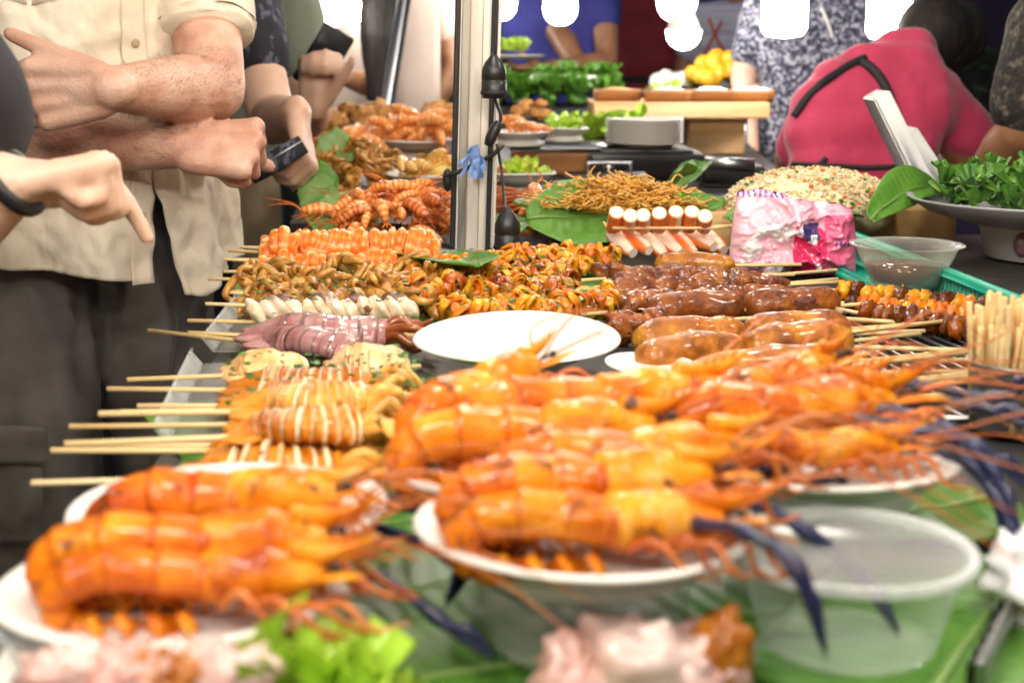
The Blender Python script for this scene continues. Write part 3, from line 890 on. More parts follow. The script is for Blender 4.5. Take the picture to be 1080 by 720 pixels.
def squid_food(r=.021, cuts=13, pale=.0, mt='squid', mid=None, white=WHT, amp=.13, tent=True):
    body = YEL if mid is None else A(mid)

    def go(t, a, b, r_):
        L = b - a
        Lm = L * .74
        n = 84
        path = [(a + Lm * i / n, .003 * math.sin(i * .09 + r_.uniform(0, .1)), .006 * math.sin(math.pi * i / n)) for i in range(n + 1)]
        ph0 = r_.uniform(0, 1)
        c0_, c1_ = r_.uniform(.16, .36), r_.uniform(.82, .95)

        def saw(tt):
            if not cuts: return .5
            return ((tt * cuts + ph0 + .30 * mn.noise(Vector((tt * 6, ph0 * 5, 4)))) % 1) if c0_ < tt < c1_ else .5

        def prof(tt):
            return r * (1 + .12 * mn.noise(Vector((tt * 4, ph0 * 30, 0)))) * min(1, (tt / .36 + .05) ** .8) * (1 if tt < .9 else 1 - (tt - .9) * 2.2)

        def rf(tt, ang):
            s_ = saw(tt)
            g = amp * (1.0 if s_ < .45 else -1.0) if c0_ < tt < c1_ else 0
            top = np.clip(np.cos(ang - .7) * 1.6, 0, 1)
            return 1 + g * top * (1 + .5 * mn.noise(Vector((tt * 9, 2, ph0)))) + .06 * np.sin(3 * ang + tt * 9 + ph0 * 6) + .20 * np.array([mn.noise(Vector((math.cos(q_) * 1.4, math.sin(q_) * 1.4, tt * 5 + ph0 * 20))) for q_ in ang])
        C = []
        ang = np.linspace(0, TAU, 18, endpoint=False)
        for i in range(n + 1):
            tt = i / n; s_ = saw(tt)
            wv = (.85 if .08 < s_ < .36 else 0) * (1 if mn.noise(Vector((tt * 7, ph0 * 9, 1))) > -.25 else .35) if c0_ < tt < c1_ else 0
            for q in ang:
                tp = 1 if math.cos(q - .7 + .7 * mn.noise(Vector((tt * 7, 2, ph0 * 9)))) > .12 else 0
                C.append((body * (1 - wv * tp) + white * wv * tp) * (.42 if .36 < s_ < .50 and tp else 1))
        mb = MB(); n_ = 18
        mb.tube(path, prof, n_, flat=.62, rfun=rf)
        mb.c[-1] = np.array(C)
        mb.build('mantle', M[mt], t)
        mb = MB()
        for sy in (-1, 1):
            mb.ell((a + L * .1, sy * r * .75, .002), (L * .11, r * .6, .0028), 12, 6, amp=.2, seed=r_.randint(0, 99), col=body)
        mb.build('fin', M[mt], t)
        if tent:
            for i in range(8):
                an = TAU * i / 8 + r_.uniform(-.3, .3)
                y, z = r * .5 * math.cos(an), r * .35 * math.sin(an)
                x = a + Lm * .97
                q = [(x, y * .5, z * .5), (x + L * .09, y * 1.5, z + .006), (x + L * .17, y * 2.2 + r_.uniform(-.008, .008), z + r_.uniform(-.006, .012)), (x + L * .25 + r_.uniform(-.01, .01), y * 2.4 + r_.uniform(-.012, .012), z * .6 + r_.uniform(-.01, .012))]
                mb = MB(); mb.tube(catmull(q, 5), [.0052, .0045, .0036, .0016], 8, col=A([.95, .56, .14]) * r_.uniform(.7, 1.05)); mb.build('tentacle', M[mt], t)
    return go


GS = 'scored squid skewers along the left side'
for i, (xs, a, b, y0, y1, n, cu, rr_, md, am, lab) in enumerate((
        (36, 185, 425, 508, 500, 1, 12, .0235, None, .15, 'squid skewer just behind the left prawns, with one long stick'),
        (58, 218, 442, 476, 468, 2, 11, .0235, None, .20, 'squid skewer with two long sticks and broad white cuts'),
        (74, 238, 440, 450, 446, 1, 19, .020, (.74, .29, .022), .10, 'finely scored yellow squid skewer with a thick stick'),
        (130, 226, 455, 433, 424, 2, 15, .022, None, .14, 'yellow squid skewer with two short sticks'),
        (112, 236, 446, 412, 410, 1, 17, .0205, (.66, .24, .02), .12, 'narrow browned squid skewer between the yellow and whitish ones'))):
    skewer('squid_skewer', lab, 'skewer', xs, a, b, y0, y1, .868, squid_food(r=rr_, cuts=cu, mid=md, amp=am), GS, n, 40 + i)
skewer('squid_skewer', 'upper squid skewer lying across two yellow ones', 'skewer', 104, 240, 440, 440, 428, .892, squid_food(r=.019, cuts=16, mid=(.80, .40, .06), amp=.12), GS, 1, 56)
skewer('squid_skewer', 'upper squid skewer leaning on the broadly cut one', 'skewer', 70, 232, 436, 468, 452, .890, squid_food(r=.018, cuts=13, mid=(.70, .27, .02), amp=.14), GS, 1, 57)
skewer('squid_skewer', 'whitish squid skewer sprinkled with green herbs', 'skewer', 134, 232, 350, 402, 390, .868, squid_food(.022, 0, mid=(.95, .68, .38), tent=False), GS, 1, 50)
skewer('squid_skewer', 'whitish lumpy squid skewer end with browned top', 'skewer', 300, 345, 450, 396, 386, .870, squid_food(.026, 0, mid=(.95, .74, .48), tent=False), GS, 1, 54)
GP = 'pink squid skewers on the left'
PK = np.array([1, 1, 1.])
skewer('squid_skewer', 'short dusky pink raw squid skewer', 'skewer', 160, 272, 412, 351, 374, .866, squid_food(.021, 9, mt='rawsquid', mid=PK, white=PK, amp=.012, tent=False), GP, 1, 51)
skewer('squid_skewer', 'large dusky pink raw squid skewer with tentacles', 'skewer', 197, 252, 462, 354, 354, .868, squid_food(.025, 9, mt='rawsquid', mid=PK, white=PK, amp=.02), GP, 1, 52)


def slices(t, a, b, r_):
    n = 12
    for i in range(n):
        x = a + (b - a) * (i + .4) / n + r_.uniform(-.002, .002)
        mb = MB(); R_ = Matrix.Rotation(-.55, 3, 'Y') @ Matrix.Rotation(r_.uniform(-.2, .4), 3, 'Z')
        mb.ell((x, 0, .010), (.0075, .016, .0155 * r_.uniform(.8, 1.15)), 16, 12, amp=.3, seed=i, rot=R_, col=lambda v: np.where((v[:, 2] > .024)[:, None], A([.55, .40, .36]), A([1.05, 1.0, .98])) * 1.0)
        mb.build('slice', M['squid'], t)
    for i in range(4):
        mb = MB(); x = a + (b - a) * (.2 + i * .22)
        mb.ell((x, .012, .016), (.014, .008, .010), 12, 8, amp=.2, seed=i, col=(.22, .13, .11)); mb.build('skin_flap', M['squid'], t)


skewer('squid_skewer', 'row of curled white squid slices with dark skin', 'skewer', 198, 262, 440, 341, 336, .866, slices, 'pink squid skewers on the left', 1, 53)


# octopus ---------------------------------------------------------------
def octo_mesh(seed, r=.0135, col=(1, 1, 1)):
    r_ = random.Random(seed); mb = MB()
    mb.ell((0, 0, .013), (r * .95, r * .85, r * .8), 14, 10, amp=.2, seed=seed, col=col)
    for i in range(8):
        an = TAU * i / 8 + r_.uniform(-.2, .2); c, s = math.cos(an), math.sin(an)
        k = r_.uniform(.8, 1.3)
        g = an + .5 * k; q = [(c * .006, s * .006, .007), (c * .016 * k, s * .016 * k, .006), (c * .025 * k, s * .025 * k, .004), (math.cos(g) * .029 * k, math.sin(g) * .029 * k, .009), (math.cos(g + .25) * .024 * k, math.sin(g + .25) * .024 * k, .014), (math.cos(g + .2) * .020 * k, math.sin(g + .2) * .020 * k, .010)]
        mb.tube(catmull(q, 4), [.0066, .0062, .005, .0038, .0028, .0014], 9, col=A(col) * r_.uniform(.8, 1.15))
    return mb.mesh('octopus', M['octopus'])


OCT = [octo_mesh(i) for i in range(4)]


def octo_food(n):
    def go(t, a, b, r_):
        for i in range(n):
            x = a + (b - a) * (i + .5) / n
            inst(OCT[r_.randint(0, 3)], 'octopus', t, (x, r_.uniform(-.004, .004), -.006), (r_.uniform(.35, 1.15), r_.uniform(-.5, .5), r_.uniform(0, 6)), r_.uniform(.9, 1.15))
    return go


GO = 'baby octopus skewers'
skewer('octopus_skewer', 'nearest baby octopus skewer, thick stick', 'skewer', 217, 262, 458, 323, 318, .868, octo_food(6), GO, 1, 60)
skewer('octopus_skewer', 'middle baby octopus skewer', 'skewer', 235, 258, 465, 309, 302, .872, octo_food(6), GO, 2, 61)
skewer('octopus_skewer', 'baby octopus skewer against the orange shrimps', 'skewer', 219, 260, 455, 296, 290, .870, octo_food(6), GO, 1, 62)


# shrimp skewers -----------------------------------------------------------
def shrimp_band(seed):
    r_ = random.Random(seed); mb = MB()
    pts = [(r_.uniform(-.001, .001), .0165 * math.cos(a), .0165 * math.sin(a) - .002) for a in np.linspace(-2.9, .55, 22)]
    pts = [(p[0], p[1], p[2]) for p in pts]
    n = len(pts)
    cc = []
    for i in range(n):
        ph = (i / n * 6) % 1
        cc.append([.88, .17, .012] if ph < .5 else ([.9, .30, .04] if ph < .75 else [.94, .60, .32]))
    nb_ = 12
    mb.tube(pts[::-1], [.0045, .0075, .0085, .0085, .0065, .003], 12, up=(1, 0, 0), flat=.80, col=np.array(cc), rfun=lambda tt, a: np.ones(len(a)) * (1 + .06 * (1 - (tt * 6) % 1)))
    C = []
    for i in range(n):
        for a in np.linspace(0, TAU, nb_, endpoint=False):
            e = abs(math.sin(a))
            C.append(A(cc[i]) * (1 - .75 * (e > .7)) + A([.93, .50, .20]) * .75 * (e > .7))
    mb.c[-1] = np.array(C)
    for s in (-1, 0, 1):
        mb.tube(catmull([(0, .013, .008), (s * .004, .015, .015), (s * .007, .012, .022)], 3), [.002, .003, .001], 6, flat=.5, col=(.9, .17, .02))
    return mb.mesh('shrimp', M['shrimp'])


SHB = [shrimp_band(i) for i in range(4)]


def shrimp_food(n):
    def go(t, a, b, r_):
        for i in range(n):
            x = a + (b - a) * (i + .5) / n
            inst(SHB[r_.randint(0, 3)], 'shrimp', t, (x, r_.uniform(-.0015, .0015), r_.uniform(-.002, .002)), (math.pi + r_.uniform(.35, .9), r_.uniform(-.18, .30), r_.uniform(-.22, .22)), (r_.uniform(.9, 1.2), r_.uniform(.88, 1.12), r_.uniform(.88, 1.15)))
    return go


GH = 'orange shrimp skewers'
skewer('shrimp_skewer', 'low shrimp skewer half hidden behind the octopus', 'skewer', 236, 272, 450, 287, 285, .864, shrimp_food(19), GH, 1, 70)
skewer('shrimp_skewer', 'front row shrimp skewer of banded orange shrimps', 'skewer', 238, 272, 465, 275, 273, .872, shrimp_food(20), GH, 2, 71)
skewer('shrimp_skewer', 'back row shrimp skewer nearest the pole', 'skewer', 240, 276, 464, 266, 264, .872, shrimp_food(20), GH, 1, 72)
skewer('shrimp_skewer', 'raised shrimp skewer on top of the back row', 'skewer', 253, 290, 445, 262, 262, .888, shrimp_food(17), GH, 1, 73)


# saucy squid clumps in the middle ---------------------------------------------
def clump_mesh(seed, dark=False):
    r_ = random.Random(seed); mb = MB()
    base = A([1, 1, 1]) if not dark else A([.55, .38, .32])
    for i in range(3):
        mb.ell(((i - 1) * .016, r_.uniform(-.006, .006), .010), (.015, .014, .012), 16, 12, amp=.45, fs=2.3, seed=seed * 3 + i, col=base * r_.uniform(.75, 1.1))
    for i in range(26):
        an = r_.uniform(0, TAU); c, s = math.cos(an), math.sin(an)
        x0 = r_.uniform(-.02, .02)
        h = r_.uniform(.016, .03)
        q = [(x0 + c * .004, s * .004, .012), (x0 + c * .014, s * .013, h), (x0 + c * .026, s * .021, h * .8), (x0 + c * .026, s * .023, h * .3)]
        cb = base * A([1, r_.uniform(.75, 1.2), r_.uniform(.5, 1.1)]) * r_.uniform(.75, 1.1); pc_ = catmull(q, 6); dk = r_.random() < .4
        mb.tube(pc_, [.003, .0052, .0056, .0015], 9, flat=r_.uniform(.25, .6), col=np.array([cb * (1 - (.85 if dk else .3) * max(0, (ii / len(pc_) - .55) / .45)) for ii in range(len(pc_))]), rfun=lambda q_, a_: 1 + .25 * np.sin(a_ * 2 + q_ * 14))
    return mb.mesh('clump', M['orange'])


CL = [clump_mesh(i) for i in range(5)] + [clump_mesh(9, True)]


def clump_food(n, ks):
    def go(t, a, b, r_):
        for i in range(n):
            x = a + (b - a) * (i + .5) / n
            inst(CL[ks[i % len(ks)]], 'squid_piece', t, (x, r_.uniform(-.004, .004), -.008), (r_.uniform(-.3, .2), r_.uniform(-.2, .2), r_.uniform(0, 6)), r_.uniform(.85, 1.1))
    return go


GC = 'saucy orange squid skewers in the middle'
for i, (xs, a, b, y, n, ks, lab) in enumerate((
        (640, 480, 590, 333, 4, (0, 1), 'saucy squid skewer touching the empty white plate'),
        (650, 590, 645, 322, 2, (2,), 'short saucy squid skewer above the plate\'s right rim'),
        (640, 490, 600, 311, 4, (5, 2), 'charred saucy squid skewer in the middle of the heap'),
        (640, 520, 600, 296, 3, (3, 5), 'dark topped saucy squid skewer behind the charred one'),
        (555, 485, 548, 281, 3, (1, 4), 'yellow saucy squid skewer by the foot of the pole'),
        (655, 550, 640, 277, 4, (4, 0), 'yellow saucy squid skewer below the noodle board'),
        (480, 432, 486, 312, 2, (5, 4), 'browned squid skewer end next to the octopus'),
        (545, 432, 500, 296, 3, (3, 0), 'orange squid skewer between octopus and pole foot'))):
    skewer('squid_skewer', lab, 'skewer', xs, a, b, y, y + 2, .868, clump_food(n, ks), GC, 1, 80 + i, flip=True)


# meat, sausages ---------------------------------------------------------
def meat_food(r=.016, mt='meat', lumps=9):
    def go(t, a, b, r_):
        sd = r_.randint(0, 999)
        n = 90
        path = [(a + (b - a) * i / n, .006 * mn.noise(Vector((i * .15, sd, 0))), .006 * mn.noise(Vector((i * .18, 3, sd)))) for i in range(n + 1)]
        mb = MB()
        mb.tube(path, lambda tt: r * (.35 + .65 * min(1, tt * 9, (1 - tt) * 9)) * (.92 + .26 * mn.noise(Vector((tt * lumps, sd * .7, 1.3)))), 16, flat=.75,
                rfun=lambda tt, a_: 1 + .34 * np.array([mn.noise(Vector((math.cos(q) * 2.0, math.sin(q) * 2.0, tt * 4 + sd))) + .45 * mn.noise(Vector((math.cos(q) * 5, math.sin(q) * 5, tt * 16 + sd))) for q in a_]))
        mb.build('meat', M[mt], t)
    return go


def saus_food(n, r=.0155, mt='sausage'):
    def go(t, a, b, r_):
        for i in range(n):
            x0 = a + (b - a) * i / n; x1 = a + (b - a) * (i + 1) / n
            sd = r_.randint(0, 999)
            path = [(x0 + (x1 - x0) * j / 30, .002 * math.sin(j * .2 + sd), .003 * math.sin(j * .1)) for j in range(31)]
            mb = MB(); mb.tube(path, lambda tt: r * (1 - abs(2 * tt - 1) ** 6) ** .5 * (.93 + .1 * mn.noise(Vector((tt * 4, sd, 0)))) + .001, 18,
                               rfun=lambda tt, a_: 1 + .12 * np.array([mn.noise(Vector((math.cos(q), math.sin(q), tt * 5 + sd))) + .5 * mn.noise(Vector((math.cos(q) * 3, math.sin(q) * 3, tt * 7 + sd))) for q in a_]))
            mb.build('sausage', M[mt], t)
    return go


GM = 'meat and sausage skewers on the right'
for i, (xs, a, b, y0, y1, f, n, lab) in enumerate((
        (845, 690, 776, 281, 279, saus_food(1, .013, 'wrap'), 1, 'small orange sausage skewer under the crab sticks'),
        (838, 624, 770, 292, 287, meat_food(.014), 1, 'rearmost brown meat skewer'),
        (885, 640, 800, 288, 298, meat_food(.014), 1, 'sesame sprinkled meat skewer second from the back'),
        (884, 636, 830, 297, 309, meat_food(.016), 2, 'long ridged meat skewer in the middle of the meat'),
        (862, 640, 836, 306, 321, meat_food(.016), 1, 'meat skewer just behind the split sausages'),
        (982, 680, 882, 318, 331, saus_food(2, .019), 1, 'two glossy dark sausages with a split between them'),
        (890, 640, 705, 334, 344, meat_food(.017), 1, 'short meat skewer at the left of the sausages'),
        (1002, 668, 890, 342, 363, saus_food(2, .02, 'wrap'), 2, 'thick golden brown sausage pair nearest the prawns'),
        (968, 670, 888, 353, 384, saus_food(2, .02, 'wrap'), 1, 'golden sausage skewer partly behind prawn heads'),
        (1046, 720, 890, 369, 402, saus_food(1, .019, 'wrap'), 2, 'sausage skewer hidden by prawns with two sticks'),
        (1058, 740, 900, 391, 425, meat_food(.018), 2, 'meat skewer low behind the right prawn plate'))):
    skewer('sausage_skewer' if 'sausage' in lab else 'meat_skewer', lab, 'skewer', xs, a, b, y0, y1, .870, f, GM, n, 100 + i, flip=True)


# crab sticks ------------------------------------------------------------
def crab_stick(seed, flower):
    r_ = random.Random(seed); mb = MB()
    L = .05 if flower else .034
    n = 12
    def colf(v):
        ang = np.arctan2(v[:, 1], v[:, 0] + 1e-9)
        st = (np.sin(ang * 2 + seed) > (.1 if flower else -.8)) & (v[:, 2] < L * 1.5)
        return np.where(st[:, None], A([.93, .25, .05]), A([1, .86, .72]))
    pts = [(0, 0, L * i / n) for i in range(n + 1)]
    rr0 = .0085 if flower else .0098
    mb.tube(pts, lambda tt: rr0 * (1 if not flower else (.75 + .5 * math.sin(tt * 3.1))), 16, col=colf)
    re = rr0 * (1 if not flower else .77)
    a_ = np.linspace(0, TAU, 16, endpoint=False)
    for rad, cc in ((re * .99, (.97, .5, .22)), (re * .86, (1, .94, .88))):
        mb.add(np.stack([rad * np.cos(a_), rad * np.sin(a_), np.full(16, L + .0004 + (.0004 if rad < re * .9 else 0))], 1), [tuple(range(16))], cc)
    if flower:
        for j in range(3):
            a = r_.uniform(0, TAU)
            mb.tube(catmull([(0, 0, .012), (.010 * math.cos(a), .010 * math.sin(a), .006), (.017 * math.cos(a), .017 * math.sin(a), -.006)], 4), [.003, .0042, .001], 8, flat=.6, col=(.96, .55, .2))
    return mb.mesh('crab_stick', M['crab'])


CRF = [crab_stick(i, True) for i in range(3)]; CRR = [crab_stick(i + 5, False) for i in range(3)]


def crab_food(fl):
    def go(t, a, b, r_):
        n = 7
        for i in range(n):
            x = a + (b - a) * (i + .5) / n
            if fl:
                inst(CRF[i % 3], 'crab_stick', t, (x, -.012, .020), (math.radians(-112 + r_.uniform(-8, 8)), r_.uniform(-.1, .1), r_.uniform(.35, .6)), r_.uniform(.95, 1.1))
            else:
                inst(CRR[i % 3], 'crab_stick', t, (x, -.014, -.002), (math.radians(-50 + r_.uniform(-9, 9)), 0, r_.uniform(-.15, .15)), 1.0)
    return go


skewer('crab_stick_skewer', 'flower cut crab sticks leaning on their skewer', 'skewer', 796, 636, 752, 262, 264, .872, crab_food(True), 'crab stick skewers', 1, 130, flip=True)
skewer('crab_stick_skewer', 'row of crab sticks with white round ends', 'skewer', 778, 640, 752, 240, 240, .905, crab_food(False), 'crab stick skewers', 2, 131, flip=True)


# charred chunk skewers on the grill at right ------------------------------
def chunk_food(n, c1, c2):
    def go(t, a, b, r_):
        for i in range(n):
            x = a + (b - a) * (i + .5) / n
            mb = MB(); mb.ell((x, r_.uniform(-.003, .003), r_.uniform(-.002, .004)), ((b - a) / n * .62, .014, .012), 12, 9, amp=.4, fs=2, seed=r_.randint(0, 999), col=A(c1 if r_.random() < .6 else c2) * r_.uniform(.7, 1.1))
            mb.build('chunk', M['orange'], t)
    return go


GB = 'charred skewers beside the teal basket'
skewer('seafood_skewer', 'yellow and black charred skewer along the teal basket', 'skewer', 870, 890, 1068, 306, 331, .872, chunk_food(15, (1, 1, .8), (.12, .08, .08)), GB, 1, 140)
skewer('seafood_skewer', 'second yellow charred skewer under the clear bowl', 'skewer', 866, 895, 1050, 318, 338, .866, chunk_food(13, (1, .8, .6), (.1, .07, .07)), GB, 1, 141)
skewer('seafood_skewer', 'brown charred skewer nearest the wire rack', 'skewer', 880, 912, 1045, 327, 350, .868, chunk_food(11, (.35, .22, .2), (.2, .12, .12)), GB, 1, 142)
# loose skewers lying across the rack
for i, (x0, y0, x1, y1) in enumerate(((880, 320, 995, 316), (885, 336, 1000, 343), (890, 352, 975, 349), (900, 366, 1047, 370), (905, 382, 1030, 379), (930, 393, 1060, 391), (915, 408, 1050, 402), (950, 420, 1058, 412))):
    a, b = on(x0, y0, .868), on(x1, y1, .866)
    mb = MB(); mb.tube([(0, 0, 0), b - a], .0022, 8)
    tag(mb.build('bamboo_stick', M['bamboo'], loc=a), 'bare bamboo stick end lying across the wire rack', 'stick', 'bamboo stick ends over the wire rack')

# wire rack ---------------------------------------------------------------
c0 = on(880, 440, .857); c1 = on(1060, 332, .857)
t = thing('wire_rack', 'black and silver wire rack under the bamboo stick ends', 'rack', (c0[0], c0[1], .857))
W_, D_ = .36, c1[1] - c0[1] + .04
mb = MB()
for i in range(26):
    x = W_ * i / 25; mb.tube([(x - .03, 0, 0), (x - .03 - .10, D_, 0)], .0011, 6)
mb.build('wires', M['steel'], t)
mb = MB(); mb.tube([(-.05, 0, -.001), (W_ - .03, 0, -.001), (W_ - .13, D_, -.001), (-.15, D_, -.001), (-.05, 0, -.001)], .0028, 6); mb.build('frame', M['steel'], t)
mb = MB(); mb.box((W_ / 2 - .06, D_ / 2, -.0048), (W_ + .1, D_ * 1.05, .003), .001); mb.build('drip_pan', M['black'], t)

# standing bundle of sticks ---------------------------------------------------
cb = on(1068, 452, .8545)
t = thing('stick_cup', 'low cup holding unused bamboo sticks at the right edge', 'cup', cb)
mb = MB(); mb.lathe([(0, .001), (.03, .001), (.034, .05), (.036, .052), (.033, .052), (.031, .004), (0, .004)], n=32); mb.build('body', M['steel'], t)
r_ = random.Random(5)
st0 = MB(); st0.tube([(0, 0, 0), (0, 0, .094), (0, 0, .095)], [.0022, .0022, .0016], 8)
stm = st0.mesh('bamboo_stick', M['bamboo'])
for i in range(95):
    a, q = r_.uniform(0, TAU), .030 * math.sqrt(r_.random())
    o = bpy.data.objects.new('bamboo_stick', stm); COL.objects.link(o)
    o.location = (cb[0] + q * math.cos(a), cb[1] + q * math.sin(a), cb[2] + .004)
    o.rotation_euler = (-q * math.sin(a) * 3 + r_.uniform(-.06, .06), q * math.cos(a) * 3 + r_.uniform(-.06, .06), r_.uniform(0, 3))
    o.scale = (1, 1, r_.uniform(.74, 1.06))
    tag(o, 'unused bamboo stick standing in the low cup', 'stick', 'unused bamboo sticks in the cup')

# metal tray under the left skewers ---------------------------------------------
for (x0, y0, x1, y1, lab) in ((178, 470, 215, 385, 'clear plastic tray edge under the yellow squid skewers'), (225, 372, 262, 322, 'clear plastic tray edge under the pink squid')):
    a, b = on(x0, y0, .8535), on(x1, y1, .8535)
    d = b - a; L = np.linalg.norm(d[:2])
    t = thing('plastic_tray', lab, 'tray', a, math.atan2(d[1], d[0]))
    mb = MB(); mb.box((L / 2, -.02, .001), (L, .04, .0016), .0004); mb.build('base', M['milky'], t)
    mb = MB(); mb.grid(lambda u, v: (u * L, v * .010, .001 + v * .013 + .0008 * math.sin(u * 60)), 60, 4, th=.0008); mb.tube([(u * L, .010, .0145) for u in np.linspace(0, 1, 12)], .0018, 6); mb.build('rim', M['milky'], t)

# clear bowl, teal basket, pink bag -----------------------------------------------
cbw = on(954, 300, .874)
t = thing('sauce_bowl', 'clear plastic bowl of dark sauce set on charred skewers', 'bowl', cbw)
mb = MB(); mb.lathe([(0, 0), (.034, 0), (.037, .003), (.050, .030), (.055, .043), (.0615, .044), (.062, .0455), (.055, .045), (.0535, .043), (.0485, .03), (.0355, .004), (0, .0025)], n=56, rfun=lambda a: 1 + .006 * np.sin(a * 12)); mb.build('body', M['bowl'], t)
mb = MB(); mb.lathe([(0, .0042), (.033, .0045), (.0435, .0225), (0, .0225)], n=40); mb.build('sauce', M['sauce'], t)

b0, b1 = on(884, 237, .897), on(1092, 318, .897)
d = b1 - b0; L = np.linalg.norm(d[:2])
t = thing('plastic_basket', 'teal plastic basket whose slotted side runs back behind the sauce bowl', 'basket', (b0[0], b0[1], .853), math.atan2(d[1], d[0]))
Hb, Wb = .044, -.05
mb = MB(); mb.box((L / 2, Wb / 2, .002), (L, abs(Wb), .003), .001); mb.build('base', M['teal'], t)
for nm, (cx, cy, lx, ly) in (('a', (L / 2, 0, L, .003)), ('b', (L / 2, Wb, L, .003)), ('c', (0, Wb / 2, .003, abs(Wb))), ('d', (L, Wb / 2, .003, abs(Wb)))):
    mb = MB()
    mb.box((cx, cy, .007), (lx + .003, ly + .003, .012), .001)
    if nm != 'a':
        mb.build('low_side', M['teal'], t); continue
    mb.box((cx, cy, Hb - .006), (lx + .010, ly + .010, .010), .002)
    n = int(max(lx, ly) / .011)
    for i in range(n):
        f = (i + .5) / n - .5
        mb.box((cx + (f * lx if lx > ly else 0), cy + (f * ly if ly > lx else 0), Hb * .45), (.0052 if lx > ly else .0026, .0052 if ly > lx else .0026, Hb * .7), .0006)
    mb.build('side', M['teal'], t)

pb = on(835, 291, .852)
S_ = 1500 / np.dot(pb - CAM, FW)
Wp, Hp = 134 / S_, 88 / S_


def bagcol(v):
    x = v[:, 0] / Wp + .5; z = v[:, 2] / Hp
    c = np.tile(A([.86, .40, .52]), (len(v), 1))
    nz = np.array([mn.noise(Vector(p * 45)) for p in v])
    pale = x + .10 * nz < .50
    c[pale] = [.88, .52, .62]
    c[(x > .47) & (z < .62 + .25 * nz) & (x < .98)] = [.72, .03, .14]
    c[(x > .72) & (z < .75)] = [.80, .14, .28]
    c[(nz > .30) & (x < .75)] = [.93, .86, .88]  # whitish patches painted in as highlights on the film
    c[(np.abs(x - .60) < .07) & (np.abs(z - .56) < .10)] = [.03, .03, .16]
    c[(np.abs(x - .62) < .025) & (np.abs(z - .48) < .05)] = [.9, .9, .92]
    c[(z > .955) & (x < .5) & (np.sin(x * 150) > .1)] = [.25, .10, .42]
    c[(np.abs(x - .88) < .09) & (np.abs(z - .42) < .035) & (np.sin(x * 190) > -.2)] = [.10, .03, .20]
    return c


def bagpt(side):
    def fn(u, v):
        e = (1 - abs(2 * u - 1) ** 3.5) ** .6 * (1 - abs(2 * v - 1) ** 5) ** .6
        f = mn.ridged_multi_fractal(Vector((u * 2.9, v * 2.3, side * 3.7)), .9, 2.2, 5, .9, 2.2)
        wv = (.80 + .2 * math.sin(u * 6 + 1) - .25 * max(0, u - .45)) if v > .5 else .95
        z = Hp * v * (1 - .22 * max(0, (u - .42) / .58) * v + .035 * math.sin(u * 9) + .03 * mn.noise(Vector((u * 14, side, 0))))
        return ((u - .5) * Wp * (1 - .10 * v * v), side * (.036 * e * (.25 + .62 * f) + .0012), z)
    return fn


mb = MB()
mb.grid(bagpt(-1), 90, 70, col=bagcol); mb.grid(bagpt(1), 56, 44, col=bagcol)
tag(mb.build('plastic_bag', M['pink'], loc=pb), 'crumpled pink plastic bag with dark pink and navy print', 'bag')

# ================================================================== BOARDS, NOODLES, RICE
def block(p, size, rz, label, m='wood', name='wooden_board'):
    mb = MB(); mb.box((0, 0, size[2] / 2), size, .004)
    return tag(mb.build(name, M[m], loc=p, rz=rz), label, 'board')


nb = on(680, 262, .853)
block(nb + A([0, .10, 0]), (.27, .2, .052), 0, 'pale wooden board raising the fried noodles')
rb = on(905, 256, .853)
block(rb + A([.0, .09, 0]), (.29, .18, .05), math.radians(-4), 'pale wooden board under the fried rice')
leaf(on(556, 232, .896), on(765, 212, .918), .12, 'broad banana leaf folded over the front of the noodle board', mtl='leafmid', fold=.12, seed=8, taper=(.22, .75), roll=.75, arch=-.004)
leaf(on(548, 216, .906), on(700, 206, .909), .17, 'banana leaf spread under the noodle heap', fold=.03, seed=9)
leaf(on(918, 232, .905), on(1000, 200, .93), .062, 'upright banana leaf tip beside the fried rice', fold=.35, arch=.02, seed=10, taper=(.4, .45), roll=.7)
leaf(on(770, 232, .905), on(905, 226, .905), .16, 'dark banana leaf edge under the fried rice', fold=.1, seed=11)
leaf(on(700, 205, .91), on(735, 178, .95), .08, 'curled banana leaf end behind the noodles', fold=.5, seed=12)

cn = on(652, 216, .910)
mb = MB(); r_ = random.Random(8)
mb.ell((0, 0, .0), (.10, .06, .020), 24, 12, amp=.15, seed=3)
for i in range(1050):
    a, q = r_.uniform(0, TAU), math.sqrt(r_.random())
    x, y = .108 * q * math.cos(a), .065 * q * math.sin(a); h = .032 * (1 - q ** 2.2)
    z = h * r_.uniform(.7, 1.15)
    pts = [A((x, y, z))]; dr = r_.uniform(0, TAU)
    for j in range(6):
        dr += r_.uniform(-1.2, 1.2)
        p = pts[-1] + A([math.cos(dr) * .0075, math.sin(dr) * .0075, r_.uniform(-.005, .005)])
        p[2] = max(p[2], .002); pts.append(p)
    mb.tube(catmull(pts, 2), .0013, 5, col=A([1, 1, 1]) * r_.uniform(.75, 1.12))
tag(mb.build('noodle_heap', M['noodle'], loc=cn), 'heap of golden fried noodles on banana leaf', 'noodles')

